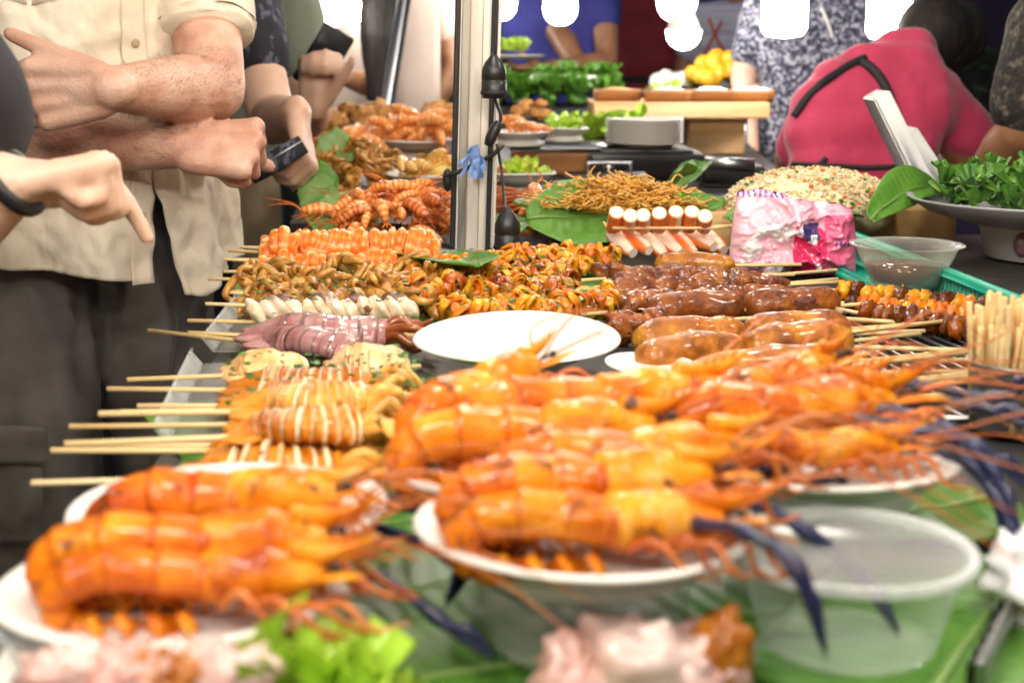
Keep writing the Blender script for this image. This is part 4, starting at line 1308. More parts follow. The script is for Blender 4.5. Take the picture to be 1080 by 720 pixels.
cr_ = on(855, 219, .906)
t = thing('rice_heap', 'mound of fried rice dotted with carrot and greens', 'rice', cr_)
mb = MB(); mb.ell((0, 0, .0), (.118, .075, .054), 40, 20, amp=.10, fs=2, seed=9)
g = np.array([(1, 0, 0), (-1, 0, 0), (0, 1, 0), (0, -1, 0), (0, 0, 1), (0, 0, -1)]) * A([.0046, .0017, .0017])
gf = [(0, 2, 4), (2, 1, 4), (1, 3, 4), (3, 0, 4), (2, 0, 5), (1, 2, 5), (3, 1, 5), (0, 3, 5)]
bits = MB()
for i in range(2600):
    a, e = r_.uniform(0, TAU), math.asin(r_.random())
    p = A([.118 * math.cos(a) * math.cos(e), .075 * math.sin(a) * math.cos(e), .054 * math.sin(e)]) * r_.uniform(.96, 1.09)
    Rm = np.array(Matrix.Rotation(r_.uniform(0, 6), 3, 'Z') @ Matrix.Rotation(r_.uniform(-.8, .8), 3, 'Y'))
    if i % 22 == 0:
        bits.box(p * 1.01, (.006, .005, .004), .001, M=Rm, col=((.85, .24, .02), (.12, .30, .04), (.85, .24, .02), (.10, .26, .04))[(i // 22) % 4])
    else:
        mb.add(g @ Rm.T + p, gf, A([1, 1, 1]) * r_.uniform(.8, 1.12))
mb.build('grains', M['rice'], t); bits.build('vegetable_bits', M['veg'], t)['kind'] = 'stuff'

# pan with lettuce at right
cp = on(1100, 232, .905)
t = thing('salad_pan', 'wide steel pan heaped with green leaves at right', 'pan', cp)
mb = MB(); mb.lathe([(0, 0), (.10, 0), (.15, .016), (.172, .030), (.178, .031), (.174, .027), (.152, .012), (.10, -.003), (0, -.003)], n=64); mb.build('body', M['enamel'], t)
mb = MB(); ruffle(mb, (0, 0, .015), 330, .026, 21, (.125, .10, .045)); tag(mb.build('salad_heap', M['greens'], loc=cp), 'heap of curly dark green salad leaves in the steel pan', 'salad')
ppn = (cp[0] + .02, cp[1] + .02, .854)
t = thing('tub', 'white tub with a printed dark oval under the salad pan', 'tub', ppn)
mb = MB(); mb.lathe([(0, 0), (.085, 0), (.095, .046), (.097, .047), (0, .047)], n=48); mb.build('body', M['foam'], t)
mb = MB(); mb.ell((-.062, -.068, .025), (.012, .010, .016), 14, 10, col=(.2, .1, .12)); mb.build('printed_oval', M['veg'], t)

# white foam boxes standing behind the rice
for i, (x, y, Y, ln, rz, lab) in enumerate(((944, 196, 2.35, .165, -.50, 'tall white foam box lid leaning before the bending cook'), (966, 200, 2.42, .115, -.62, 'shorter white foam box half behind the tall one'))):
    p = at(x + 20, y, Y)
    t = thing('foam_box', lab, 'foam box', p, rot=(0, rz, .0))
    mb = MB()
    mb.box((0, 0, ln / 2), (.010, .08, ln), .003)
    mb.box((.012, -.037, ln / 2), (.024, .005, ln), .002); mb.box((.012, .037, ln / 2), (.024, .005, ln), .002); mb.box((.012, 0, ln - .003), (.024, .08, .005), .002)
    mb.build('shell', M['foam'], t)

# ================================================================== REAR TABLE FOOD
def pile(protos, n, c, rx, ry, h, seed, label, cat, name, group, smin=.85, smax=1.15, m=None, rots=(.6, .6), sx=1.0):
    r_ = random.Random(seed)
    for i in range(n):
        a, q = r_.uniform(0, TAU), math.sqrt(r_.random())
        z = h * (1 - q * q) * r_.uniform(.6, 1)
        o = bpy.data.objects.new(name, protos[i % len(protos)]); COL.objects.link(o)
        o.location = (c[0] + rx * q * math.cos(a), c[1] + ry * q * math.sin(a), c[2] + z)
        o.rotation_euler = (r_.uniform(-1, 1) * rots[0], r_.uniform(-1, 1) * rots[1], r_.uniform(0, TAU))
        s = r_.uniform(smin, smax); o.scale = (s * sx, s, s)
        tag(o, label, cat, group)


def small_shrimp(seed, c1=(.86, .22, .02), c2=(.9, .5, .2), long_=True, k=1.0):
    r_ = random.Random(seed); mb = MB()
    pts = catmull([(.0, 0, .004), (.004, 0, .016), (.018, 0, .024), (.036, 0, .022), (.052, 0, .016), (.066, 0, .012)], 6)
    n = len(pts)
    cc = np.array([A(c1) * (1 if ((i / n * 9) % 1) < .6 else 1.0) + (0 if ((i / n * 9) % 1) < .6 else 1) * (A(c2) - A(c1)) for i in range(n)])
    mb.tube(pts, [.004, .007, .009, .0095, .009, .002], 10, col=cc, rfun=lambda t_, a: np.ones(len(a)) * (1 + .1 * (1 - (t_ * 9) % 1)))
    for j in range(3):
        mb.tube([(0, 0, .004), (-.008, (j - 1) * .008, -.002)], [.002, .0035, .001], 6, flat=.4, col=c1)
    for j in range(6):
        x = .03 + j * .005
        mb.tube(catmull([(x, 0, .012), (x + .008, r_.uniform(-.016, .016), .006), (x + .02, r_.uniform(-.02, .02), -.003)], 3), [.0013, .0009, .0005], 4, col=c1)
    if long_:
        for j in range(3):
            mb.tube(catmull([(.062, 0, .013), (.085, r_.uniform(-.02, .02), .02), (.12, r_.uniform(-.04, .04), .01 + r_.uniform(-.01, .015))], 5), [.0011, .0009, .0005], 4, col=A(c1) * .8)
    return mb.mesh('shrimp', M['shrimp'])


SS = [small_shrimp(i) for i in range(4)] + [small_shrimp(9, (.55, .10, .015), (.75, .32, .1))]
SO = [small_shrimp(20 + i, (.88, .27, .03), (.92, .55, .25), False) for i in range(3)]

# grilled shrimps heaped before the pole
leaf(at(326, 236, 2.12), at(402, 218, 2.2), .085, 'pale leaf spread at the left foot of the shrimp heap', mtl='leafpale', fold=.05, seed=13, roll=.7)
leaf(at(316, 212, 2.45), at(356, 186, 2.5), .08, 'dark green leaf standing left of the octopus heap', fold=.15, seed=15, roll=.9)
leaf(at(318, 222, 2.26), at(352, 196, 2.3), .07, 'small pale leaf between the two left leaves', mtl='leafpale', fold=.1, seed=14, roll=.9)
leaf(at(334, 172, 2.72), at(374, 150, 2.78), .08, 'pale leaf in front of the fried chicken heap', mtl='leafpale', fold=.15, seed=16, roll=.9)
pile(SS, 62, on(412, 240, .862), .082, .15, .05, 1, 'grilled shrimp with long whiskers in the heap before the pole', 'shrimp', 'shrimp', 'whiskered shrimps heaped left of the pole', .6, .95)
mb = MB(); mb.tube(catmull([on(325, 254, .885), on(345, 248, .892), on(380, 247, .89), on(405, 251, .885)], 6), .0035, 8)
tag(mb.build('lemongrass_stalk', M['leafpale'], loc=(0, 0, 0)), 'thin pale stalk lying along the shrimp skewers', 'stalk')
# red-brown octopus heap
pile(OCT, 42, on(378, 196, .868), .105, .17, .075, 2, 'small brown octopus in the heap behind the shrimps', 'octopus', 'octopus', 'small octopus heaped at the left rear', .7, 1.0, rots=(1.2, 1.2))
pile(OCT, 16, on(450, 188, .858), .07, .12, .03, 22, 'small octopus scattered beside the heap', 'octopus', 'octopus', 'small octopus heaped at the left rear', .7, 1.0, rots=(1.2, 1.2))
# plates
def foodplate(pxy, Y, rr, label):
    p = at(pxy[0], pxy[1], Y); plate(p, rr, label, name='food_plate', depth=.02)
    mb = MB(); mb.lathe([(rr * .42, .856 - p[2]), (rr * .46, .856 - p[2] + .002), (rr * .4, -.002)], n=40)
    t_ = tag(mb.build('plate_stand', M['plate'], loc=p), 'white upturned dish under the ' + label.replace('white plate of ', ''), 'dish')
    return p


p1_ = foodplate((455, 193, 2.55)[:2], 2.62, .082, 'white plate of yellow noodles left of the pole')
pile([(lambda m_: m_)(small_shrimp(31, (.8, .42, .06), (.9, .7, .35), False))], 6, p1_ + A([-.03, 0, .012]), .03, .04, .012, 3, 'yellowish shrimp on the yellow noodle plate', 'shrimp', 'shrimp', 'yellowish shrimps on the noodle plate')
mb = MB(); mb.ell((0, 0, 0), (.055, .05, .028), 24, 14, amp=.2, fs=2, seed=6)
tag(mb.build('noodle_heap', M['lemon'], loc=p1_ + A([.015, 0, .014])), 'smooth yellow heap on the plate left of the pole', 'noodles')
p2_ = foodplate((552, 192), 2.66, .062, 'white plate of pale greens right of the pole')
mb = MB(); ruffle(mb, (0, 0, .006), 30, .03, 33, (.035, .025, .008)); tag(mb.build('salad_heap', M['lettuce'], loc=p2_), 'pale green salad on the plate right of the pole', 'salad')
mb = MB(); mb.ell((0, 0, 0), (.03, .025, .02), 16, 10, amp=.3, seed=8); tag(mb.build('seafood_piece', M['wrap'], loc=p2_ + A([-.04, 0, .012])), 'tan morsel beside the pale green salad', 'seafood')
p3_ = foodplate((436, 156), 3.15, .085, 'white plate of orange shrimps')
pile(SO, 26, p3_ + A([0, 0, .012]), .07, .075, .04, 4, 'shiny orange shrimp on the far white plate', 'shrimp', 'shrimp', 'orange shrimps on the far white plate', .9, 1.2)
pile(SO, 14, at(375, 168, 3.1), .05, .12, .04, 5, 'orange shrimp spilling left of the far white plate', 'shrimp', 'shrimp', 'orange shrimps left of the far white plate', .9, 1.2)
# fried chicken
FR = []
for i in range(4):
    mb = MB(); mb.ell((0, 0, .016), (.032, .024, .021), 20, 14, amp=.5, fs=2.2, seed=60 + i); FR.append(mb.mesh('fried_chicken_piece', M['fried']))
pile(FR, 85, at(388, 158, 3.75), .17, .34, .10, 6, 'knobbly brown fried chicken piece in the far left heap', 'fried chicken', 'fried_chicken_piece', 'fried chicken heaped at the far left')
pile(FR, 18, at(463, 150, 3.9), .07, .12, .09, 7, 'fried chicken piece heaped behind the orange shrimps', 'fried chicken', 'fried_chicken_piece', 'fried chicken behind the orange shrimps')

# long legged prawns right of the pole
leaf(on(500, 262, .856), on(560, 232, .885), .10, 'leaf standing right of the pole behind the squid', fold=.3, seed=17)
mb = MB(); r_ = random.Random(3)
for i in range(110):
    p = A([r_.uniform(-.06, .06), r_.uniform(-.05, .05), r_.uniform(0, .035)]); a = r_.uniform(-.5, .7)
    mb.tube(catmull([p, p + A([.035 * math.cos(a), .035 * math.sin(a), r_.uniform(0, .012)]), p + A([.075 * math.cos(a), .06 * math.sin(a), r_.uniform(-.01, .01)])], 4), [.0022, .0016, .0008], 5, col=A([1, 1, 1]) * r_.uniform(.7, 1.1))
tag(mb.build('prawn_leg_heap', M['leg'], loc=on(545, 228, .868)), 'tangle of thin orange prawn legs right of the pole', 'seafood', kind='stuff')
pile(SS, 8, on(556, 236, .860), .05, .06, .02, 8, 'grilled shrimp in the tangle right of the pole', 'shrimp', 'shrimp', 'grilled shrimps right of the pole')

# wooden box with glass top and plates
pbx = at(590, 181, 3.15); pbx[2] = .853
block(pbx + A([0, .14, 0]), (.215, .26, .05), 0, 'reddish wooden base board right of the pole', 'woodred')
mb = MB(); mb.box((0, 0, .004), (.22, .27, .008), .002); tag(mb.build('steel_tray', M['steel'], loc=pbx + A([0, .14, .053])), 'flat steel tray on the reddish board', 'tray')
for i, (x, y, Y, rr, lab) in enumerate(((548, 152, 3.18, .07, 'white dish of orange salad just right of the pole'), (595, 143, 3.32, .058, 'white dish of pale greens further right'))):
    p = at(x, y, Y); p[2] = pbx[2] + .082
    t_ = plate(p, rr, lab, name='serving_dish', depth=.014)
    mb = MB(); mb.lathe([(rr * .75, -.018), (rr * .8, -.016), (rr * .6, -.002)], n=32); tag(mb.build('serving_dish', M['plate'], loc=p), 'upturned white dish beneath the ' + lab.replace('white dish of ', ''), 'dish')
    if i == 0: pile(SO, 9, p + A([0, 0, .006]), .04, .04, .012, 9, 'small orange shrimp on the dish right of the pole', 'shrimp', 'shrimp', 'small shrimps on the dish right of the pole', .6, .8)
    else:
        mb = MB(); ruffle(mb, (0, 0, .004), 24, .03, 35, (.03, .03, .006)); tag(mb.build('salad_heap', M['lettuce'], loc=p), 'pale green salad on the further dish', 'salad')
pile(FR, 12, at(560, 130, 3.9), .07, .06, .05, 10, 'small fried piece behind the white dishes', 'fried chicken', 'fried_chicken_piece', 'fried pieces behind the white dishes', .5, .7)
mb = MB(); ruffle(mb, (0, 0, 0), 40, .06, 36, (.08, .05, .02)); tag(mb.build('salad_heap', M['lettuce'], loc=at(640, 146, 3.5)), 'pale green leaves trailing behind the wooden board', 'salad')

# stove, handle, plate stack
ps = at(684, 190, 3.05); ps[2] = .853
t = thing('gas_stove', 'low black stove under the white plate stack', 'stove', ps)
mb = MB(); mb.box((0, .12, .026), (.25, .22, .052), .006); mb.build('body', M['black'], t)
mb = MB(); mb.box((0, .12, .056), (.20, .18, .008), .003); mb.build('hob', M['darksteel'], t)
for dx in (-.085, .09):
    mb = MB(); mb.tube([(dx, .008, .026), (dx, -.014, .026)], [.013, .011], 16); mb.build('knob', M['steel'], t)
for i in range(10):
    plate(ps + A([0, .12, .064 + i * .0054]), .086, 'one of the white plates in the neat stack on the black stove', name='paper_plate', group='stacked white plates')
ph = at(642, 194, 2.85); ph[2] = .853
t = thing('steel_trolley_tray', 'steel tray with upright loop handle before the stove', 'tray', ph)
mb = MB(); mb.box((0, .06, .012), (.17, .12, .024), .004); mb.build('body', M['darksteel'], t)
mb = MB(); mb.tube(catmull([(-.042, -.01, .015), (-.042, -.012, .048), (-.034, -.012, .052), (.034, -.012, .052), (.042, -.012, .048), (.042, -.01, .015)], 4), .004, 8); mb.build('handle', M['steel'], t)
leaf(at(715, 200, 2.75), at(745, 172, 2.8), .07, 'wilted leaf lying before the black stove', fold=.5, seed=18)

# wooden counter with bamboo trays
pc = at(718, 125, 3.75)
t = thing('wooden_counter', 'raised wooden serving counter behind the plate stack', 'counter', (pc[0], pc[1], .853))
hc = pc[2] - .853
mb = MB(); mb.box((0, .14, hc + .02), (.46, .30, .042), .004); mb.build('plank', M['wood'], t)
mb = MB(); mb.box((.10, .16, hc / 2 - .001), (.15, .24, hc), .004); mb.build('pillar', M['wood'], t)
mb = MB(); mb.box((.19, .16, hc / 2 - .001), (.02, .02, hc), .002); mb.build('metal_leg', M['steel'], t)
mb = MB(); mb.box((-.2, .24, hc / 2 - .001), (.03, .03, hc), .002); mb.build('metal_leg', M['steel'], t)
for i, (dx, dy, rz, lab) in enumerate(((-.16, .08, .15, 'left split bamboo trough of white food'), (-.03, .05, .05, 'second split bamboo trough of white food'), (.09, .05, -.05, 'third split bamboo trough of white food'), (.19, .06, -.1, 'right split bamboo trough of white food'))):
    q = A([pc[0] + dx, pc[1] + dy, pc[2] + .0425])
    t = thing('bamboo_trough', lab + ' on the counter', 'trough', q, rz, 'split bamboo troughs on the counter')
    mb = MB(); mb.grid(lambda u, v: ((u - .5) * .12, .028 * -math.cos(math.pi * v), .030 - .030 * math.sin(math.pi * v)), 6, 12, th=.004)
    for e in (-.058, .058): mb.tube([(e - .002, 0, .015), (e + .002, 0, .015)], [.014, .014], 14)
    mb.build('body', M['woodred'], t)
    mb = MB(); mb.ell((0, 0, .026), (.05, .022, .010), 14, 8, amp=.3, seed=i); mb.build('filling', M['foam'] if i != 0 else M['wood'], t)
    if i in (1,):
        mb = MB(); ruffle(mb, (0, 0, .03), 8, .025, i, (.03, .01, .004)); mb.build('garnish', M['lettuce'], t)
# wrapped green bundles
GBm = []
for i in range(3):
    mb = MB(); mb.ell((0, 0, .02), (.035, .025, .02), 14, 10, amp=.4, seed=70 + i); ruffle(mb, (0, 0, .03), 26, .05, 170 + i, (.03, .02, .02), (1.2, 1.15, 1)); GBm.append(mb.mesh('leafy_bunch', M['greens']))
zt = at(580, 112, 4.5)
t = thing('display_box', 'dark box raising the green leaf bunches', 'box', (zt[0], zt[1] + .12, .853))
mb = MB(); mb.box((0, 0, (zt[2] - .855) / 2), (.44, .34, zt[2] - .855), .006); mb.build('body', M['black'], t)
mb = MB(); mb.box((0, -.171, (zt[2] - .855) * .7), (.40, .006, .012), .001); mb.build('trim', M['darksteel'], t)
for i in range(16):
    q = zt + A([-.17 + (i % 5) * .085, .04 + (i // 5) * .075, .0 + (.035 if i > 11 else 0)])
    o = bpy.data.objects.new('leafy_bunch', GBm[i % 3]); COL.objects.link(o); o.location = [float(v) for v in q]; o.rotation_euler = (0, 0, rnd.uniform(0, 6))
    tag(o, 'bunch of green leaves on the dark box behind the pole', 'greens', 'bunches of green leaves')
for i, x in enumerate((565, 602, 618)):
    mb = MB(); mb.ell((0, 0, .02), (.05, .04, .018), 16, 10, amp=.3, seed=80 + i); tag(mb.build('rice_parcel', M['foam'], loc=at(x, 92, 4.6)), 'white parcel lying over the green leaf bunches', 'food parcel', 'white parcels over the green ones')
# yellow fruit pile
MG = MB(); MG.ell((0, 0, .03), (.034, .028, .03), 14, 10, amp=.06, seed=2); MGm = MG.mesh('mango', M['yellow'])
py_ = at(762, 92, 4.7)
t = thing('fruit_stand', 'dark stand carrying the yellow fruit', 'stand', (py_[0], py_[1], 0))
mb = MB(); mb.box((0, .06, py_[2] - .02), (.36, .28, .03), .005); mb.build('shelf', M['blackcloth'], t)
for sx in (-.15, .15):
    mb = MB(); mb.box((sx, .06, (py_[2] - .036) / 2), (.03, .2, py_[2] - .036), .004); mb.build('leg', M['black'], t)
pile([MGm], 46, py_, .105, .09, .085, 12, 'yellow fruit in the pile under the white necked bulb', 'fruit', 'mango', 'yellow fruits in a pile', .8, 1.0)
pb2 = at(712, 86, 4.8)
for i in range(5):
    mb = MB(); mb.ell((0, 0, .0), (.03, .03, .03), 14, 10, amp=.25, seed=90 + i); tag(mb.build('wrapped_bun', M['foam'], loc=pb2 + A([(i - 2) * .028, 0, .01 * (i % 2)])), 'small white wrapped bun beside the yellow fruit', 'bun', 'white buns beside the yellow fruit')
mb = MB(); mb.box((0, 0, (pb2[2] - .03) / 2), (.2, .16, pb2[2] - .04), .01); tag(mb.build('pedestal', M['blackcloth'], loc=(pb2[0], pb2[1], .002)), 'dark pedestal under the white buns', 'stand')
# small bits by the cook
t = thing('gas_burner', 'small chrome burner left of the bending cook', 'burner', at(805, 186, 2.9) * A([1, 1, 0]) + A([0, 0, .853]))
mb = MB(); mb.box((-.06, .05, .02), (.13, .1, .04), .006); mb.build('body', M['darksteel'], t)
mb = MB(); mb.tube([(-.12, 0, .05), (-.02, -.01, .044)], [.012, .012], 14); mb.build('gas_tube', M['steel'], t)
for i, (x, y, Y, s) in enumerate(((1010, 150, 5.2, .10), (1045, 152, 5.4, .08), (1062, 140, 5.6, .1))):
    mb = MB(); mb.ell((0, 0, s), (s * .8, s * .6, s), 16, 10, amp=.4, seed=i + 5); p = at(x, y, Y); p[2] -= s
    tag(mb.build('plastic_bag', M['whitecloud'] if i != 1 else M['navycloth'], loc=p), ('pale knotted bag on the far right counter', 'dark blue bag on the far right counter', 'pale bag at the end of the far right counter')[i], 'bag')
cz = at(1030, 168, 5.4)[2]
t = thing('side_counter', 'dim counter behind the bending cook at right', 'counter', (2.0, 5.5, 0))
mb = MB(); mb.box((0, 0, cz - .02), (1.2, .7, .04), .005); mb.build('countertop', M['khaki'], t)
mb = MB(); mb.box((0, .05, (cz - .045) / 2), (1.1, .6, cz - .045), .005); mb.build('cabinet', M['darkwall'], t)

# ================================================================== POLE
pb0 = on(496, 266, .853)
YP = pb0[1]
pt1 = at(503, 0, YP)
ux = unit(pt1 - pb0)
lean = math.atan2(ux[0], ux[2])
t = thing('tent_pole', 'white square tent pole with black straps rising from the food', 'pole', pb0, rot=(0, lean, 0))
mb = MB(); mb.box((0, 0, .82), (.040, .046, 1.64), .003); mb.build('post', M['polewhite'], t)
mb = MB(); mb.box((0, 0, .003), (.085, .08, .006), .001); mb.build('base_plate', M['steel'], t)
for dx, wd in ((-.0242, .0078), (.0240, .007)):
    mb = MB(); mb.box((dx, -.010, .824), (wd, .027, 1.63), .002); mb.build('strap', M['strap'], t)
mb = MB(); mb.box((.0305, -.008, .824), (.0055, .032, 1.63), .002); mb.build('edge_rail', M['polewhite'], t)
mb = MB(); mb.box((-.007, -.0241, .824), (.0014, .002, 1.63), .0004); mb.box((.010, -.0241, .824), (.001, .002, 1.63), .0004); mb.build('groove', M['khaki'], t)
# tie strap round the pole
mb = MB(); q = [at(470, 186, YP - .03), at(480, 183, YP - .04), at(500, 174, YP - .036), at(520, 163, YP - .038), at(529, 155, YP - .01)]
mb.tube(catmull(q, 5), .006, 8, flat=.5); tag(mb.build('tie_strap', M['strap']), 'black tie strap wound round the white pole', 'strap')
mb = MB(); mb.ell(at(472, 190, YP - .03), (.007, .008, .016), 12, 8); tag(mb.build('strap_buckle', M['black']), 'black buckle on the left side of the pole', 'buckle')
# ribbon
pr_ = at(501, 160, YP - .045)
mb = MB(); r_ = random.Random(2)
for i in range(16):
    a = r_.uniform(-.75, .45)
    mb.grid(lambda u, v: pr_ + A([math.sin(a) * u * .034 * (1 if i % 3 else -.4) + (v - .5) * .006 + .002 * math.sin(u * 9 + i), -.003 - .004 * r_.random() * 0 - .004 * math.sin(u * 5 + i), .008 - u * (.035 + .008 * math.sin(i * 3)) + .002 * math.sin(v * 7)]), 6, 2)
mb.ell(pr_ + A([0, -.003, .004]), (.005, .004, .004), 12, 8, amp=.3)
tag(mb.build('ribbon', M['ribbon']), 'frayed blue plastic ribbon tied on the pole', 'ribbon')


def holder(p, label, k=1.0, wide=.5):
    t = thing('lamp_holder', label, 'lamp holder', p)
    mb = MB(); mb.lathe([(0, -.028), (.0155, -.028), (.0165, -.022), (.0165, -.006), (.0150, -.005), (.0165, -.003), (.016, .008), (.012, .018), (.006, .025), (.003, .030)][::1], n=28); mb.build('socket', M['black'], t)
    mb = MB(); mb.lathe([(.0172, -.023), (.0178, -.022), (.0178, -.019), (.0172, -.018)], n=28); mb.build('collar', M['strap'], t)
    t.scale = (k, k, k)
    return t


YQ = YP - .06
holder(at(521, 81, YQ), 'black lamp holder hanging beside the pole top', 1.0)
holder(at(535, 243, YQ - .1), 'black lamp holder hanging low over the squid', 1.0)
mb = MB(); mb.tube(catmull([at(527, -70, YQ), at(524, 0, YQ), at(522, 62, YQ)], 6), .0024, 7); tag(mb.build('cable', M['black']), 'thin black cable down to the upper lamp holder', 'cable')
mb = MB(); mb.tube(catmull([at(519, 98, YQ), at(524, 110, YQ), at(528, 122, YQ), at(527, 132, YQ)], 6), .0024, 7)
mb.tube(catmull([at(524, 152, YQ), at(529, 180, YQ), at(532, 215, YQ - .05), at(534, 232, YQ - .1)], 6), .002, 7); tag(mb.build('cable', M['black']), 'thin cable looping between the two lamp holders', 'cable')
mb = MB(); a_, b_ = at(526, 128, YQ), at(514, 154, YQ - .002)
mb.tube(catmull([a_, a_ * .7 + b_ * .3, a_ * .3 + b_ * .7, b_], 4), [.006, .011, .011, .007], 10, flat=.7); tag(mb.build('cable_clip', M['black']), 'black plug on the cable against the pole', 'plug')

# slim tent pole further back
pa, pb_ = at(404, 125, 4.3), at(424, 0, 4.3)
ux = unit(pb_ - pa); ln = math.atan2(ux[0], ux[2])
t = thing('tent_pole', 'slim leaning metal pole before the cream apron', 'pole', (pa[0] - pa[2] * math.tan(ln), 4.3, 0), rot=(0, ln, 0))
mb = MB(); mb.box((0, 0, 1.1), (.028, .03, 2.2), .004); mb.build('post', M['steel'], t)
mb = MB(); mb.box((.02, 0, 1.1), (.012, .026, 2.2), .003); mb.build('strap', M['strap'], t)

# chopped herbs scattered over the skewers
mb = MB(); r_ = random.Random(77)
for i in range(330):
    if i < 150: x, y, z = r_.uniform(240, 440), r_.uniform(372, 450), .893
    elif i < 260: x, y, z = r_.uniform(480, 640), r_.uniform(262, 325), .896
    else: x, y, z = r_.uniform(270, 450), r_.uniform(285, 318), .894
    p = on(x, y, z + r_.uniform(-.006, .002)); s_ = r_.uniform(.0015, .0042)
    mb.box(p, (s_ * 1.6, s_, .0008), .0002, M=np.array(Matrix.Rotation(r_.uniform(0, 6), 3, 'Z') @ Matrix.Rotation(r_.uniform(-.8, .8), 3, 'X')), col=A([1, 1, 1]) * r_.uniform(.6, 1.2))
tag(mb.build('chopped_herbs', M['greens']), 'chopped green herbs sprinkled over the skewers', 'herbs', kind='stuff')
# ================================================================== PEOPLE
def rotz(v, a):
    c, s = math.cos(a), math.sin(a)
    return A([v[0] * c - v[1] * s, v[0] * s + v[1] * c, v[2]])


def hand(mb, wrist, d, nrm, side=1, size=1.0, curl=((.3, .4, .3),) * 4, thumb=(.7, .35), tcurl=.3, n=10, rad=1.0):
    """palm and five fingers; d wrist->knuckles, nrm the way the palm faces, thumb on side*(d x nrm)"""
    d = unit(d); nrm = unit(A(nrm) - d * np.dot(A(nrm), d)); s = np.cross(d, nrm) * side
    w = A(wrist); k = size
    offs = (.033, .011, -.011, -.031); plen = (.088, .090, .085, .077); flen = (.072, .082, .076, .058); fr = (.0095, .0098, .0093, .0082)
    for i in range(4):
        b = w + s * offs[i] * k * .62 + d * .012 * k
        kn = w + s * offs[i] * k + d * plen[i] * k - nrm * .004 * k
        mb.capsule(b, .0155 * k * rad, kn, .0125 * k * rad, n)
        mb.capsule(b - nrm * .0095 * k, .005 * k, kn - nrm * .0085 * k, .0058 * k, 8)
        mb.ell(kn - nrm * .003 * k, .0118 * k * rad, 10, 8)
        p = kn; a = 0
        for j, (fl, sh) in enumerate(((.46, 1.0), (.30, .92), (.24, .84))):
            a += curl[i][j]
            dv = d * math.cos(a) + nrm * math.sin(a)
            q = p + dv * flen[i] * fl * k
            mb.capsule(p, fr[i] * k * sh * 1.04 * rad, q, fr[i] * k * sh * .95 * rad, n)
            p = q
    # heel, thenar
    mb.capsule(w - d * .01 * k, .0235 * k * rad, w + d * .03 * k, .021 * k * rad, n)
    tb = w + s * .022 * k + d * .018 * k + nrm * .006 * k
    td = unit(d * math.cos(thumb[0]) + s * math.sin(thumb[0]) + nrm * thumb[1])
    t1 = tb + td * .045 * k
    mb.capsule(tb, .0165 * k * rad, t1, .0125 * k * rad, n)
    td2 = unit(td * math.cos(tcurl) + (d * .8 + nrm * .4) * math.sin(tcurl)); t2 = t1 + td2 * .034 * k
    mb.capsule(t1, .0118 * k * rad, t2, .0105 * k * rad, n)
    td3 = unit(td2 * math.cos(tcurl) + (d * .8 + nrm * .4) * math.sin(tcurl)); t3 = t2 + td3 * .026 * k
    mb.capsule(t2, .0105 * k * rad, t3, .0088 * k * rad, n)
    return s


REL = ((.35, .45, .3), (.4, .5, .3), (.45, .5, .35), (.5, .5, .35))
FIST = ((1.45, 1.6, 1.0), (1.5, 1.65, 1.0), (1.5, 1.65, 1.0), (1.5, 1.6, 1.0))
GRIP = ((.8, 1.1, .7), (.9, 1.1, .7), (.95, 1.1, .7), (1.0, 1.1, .7))


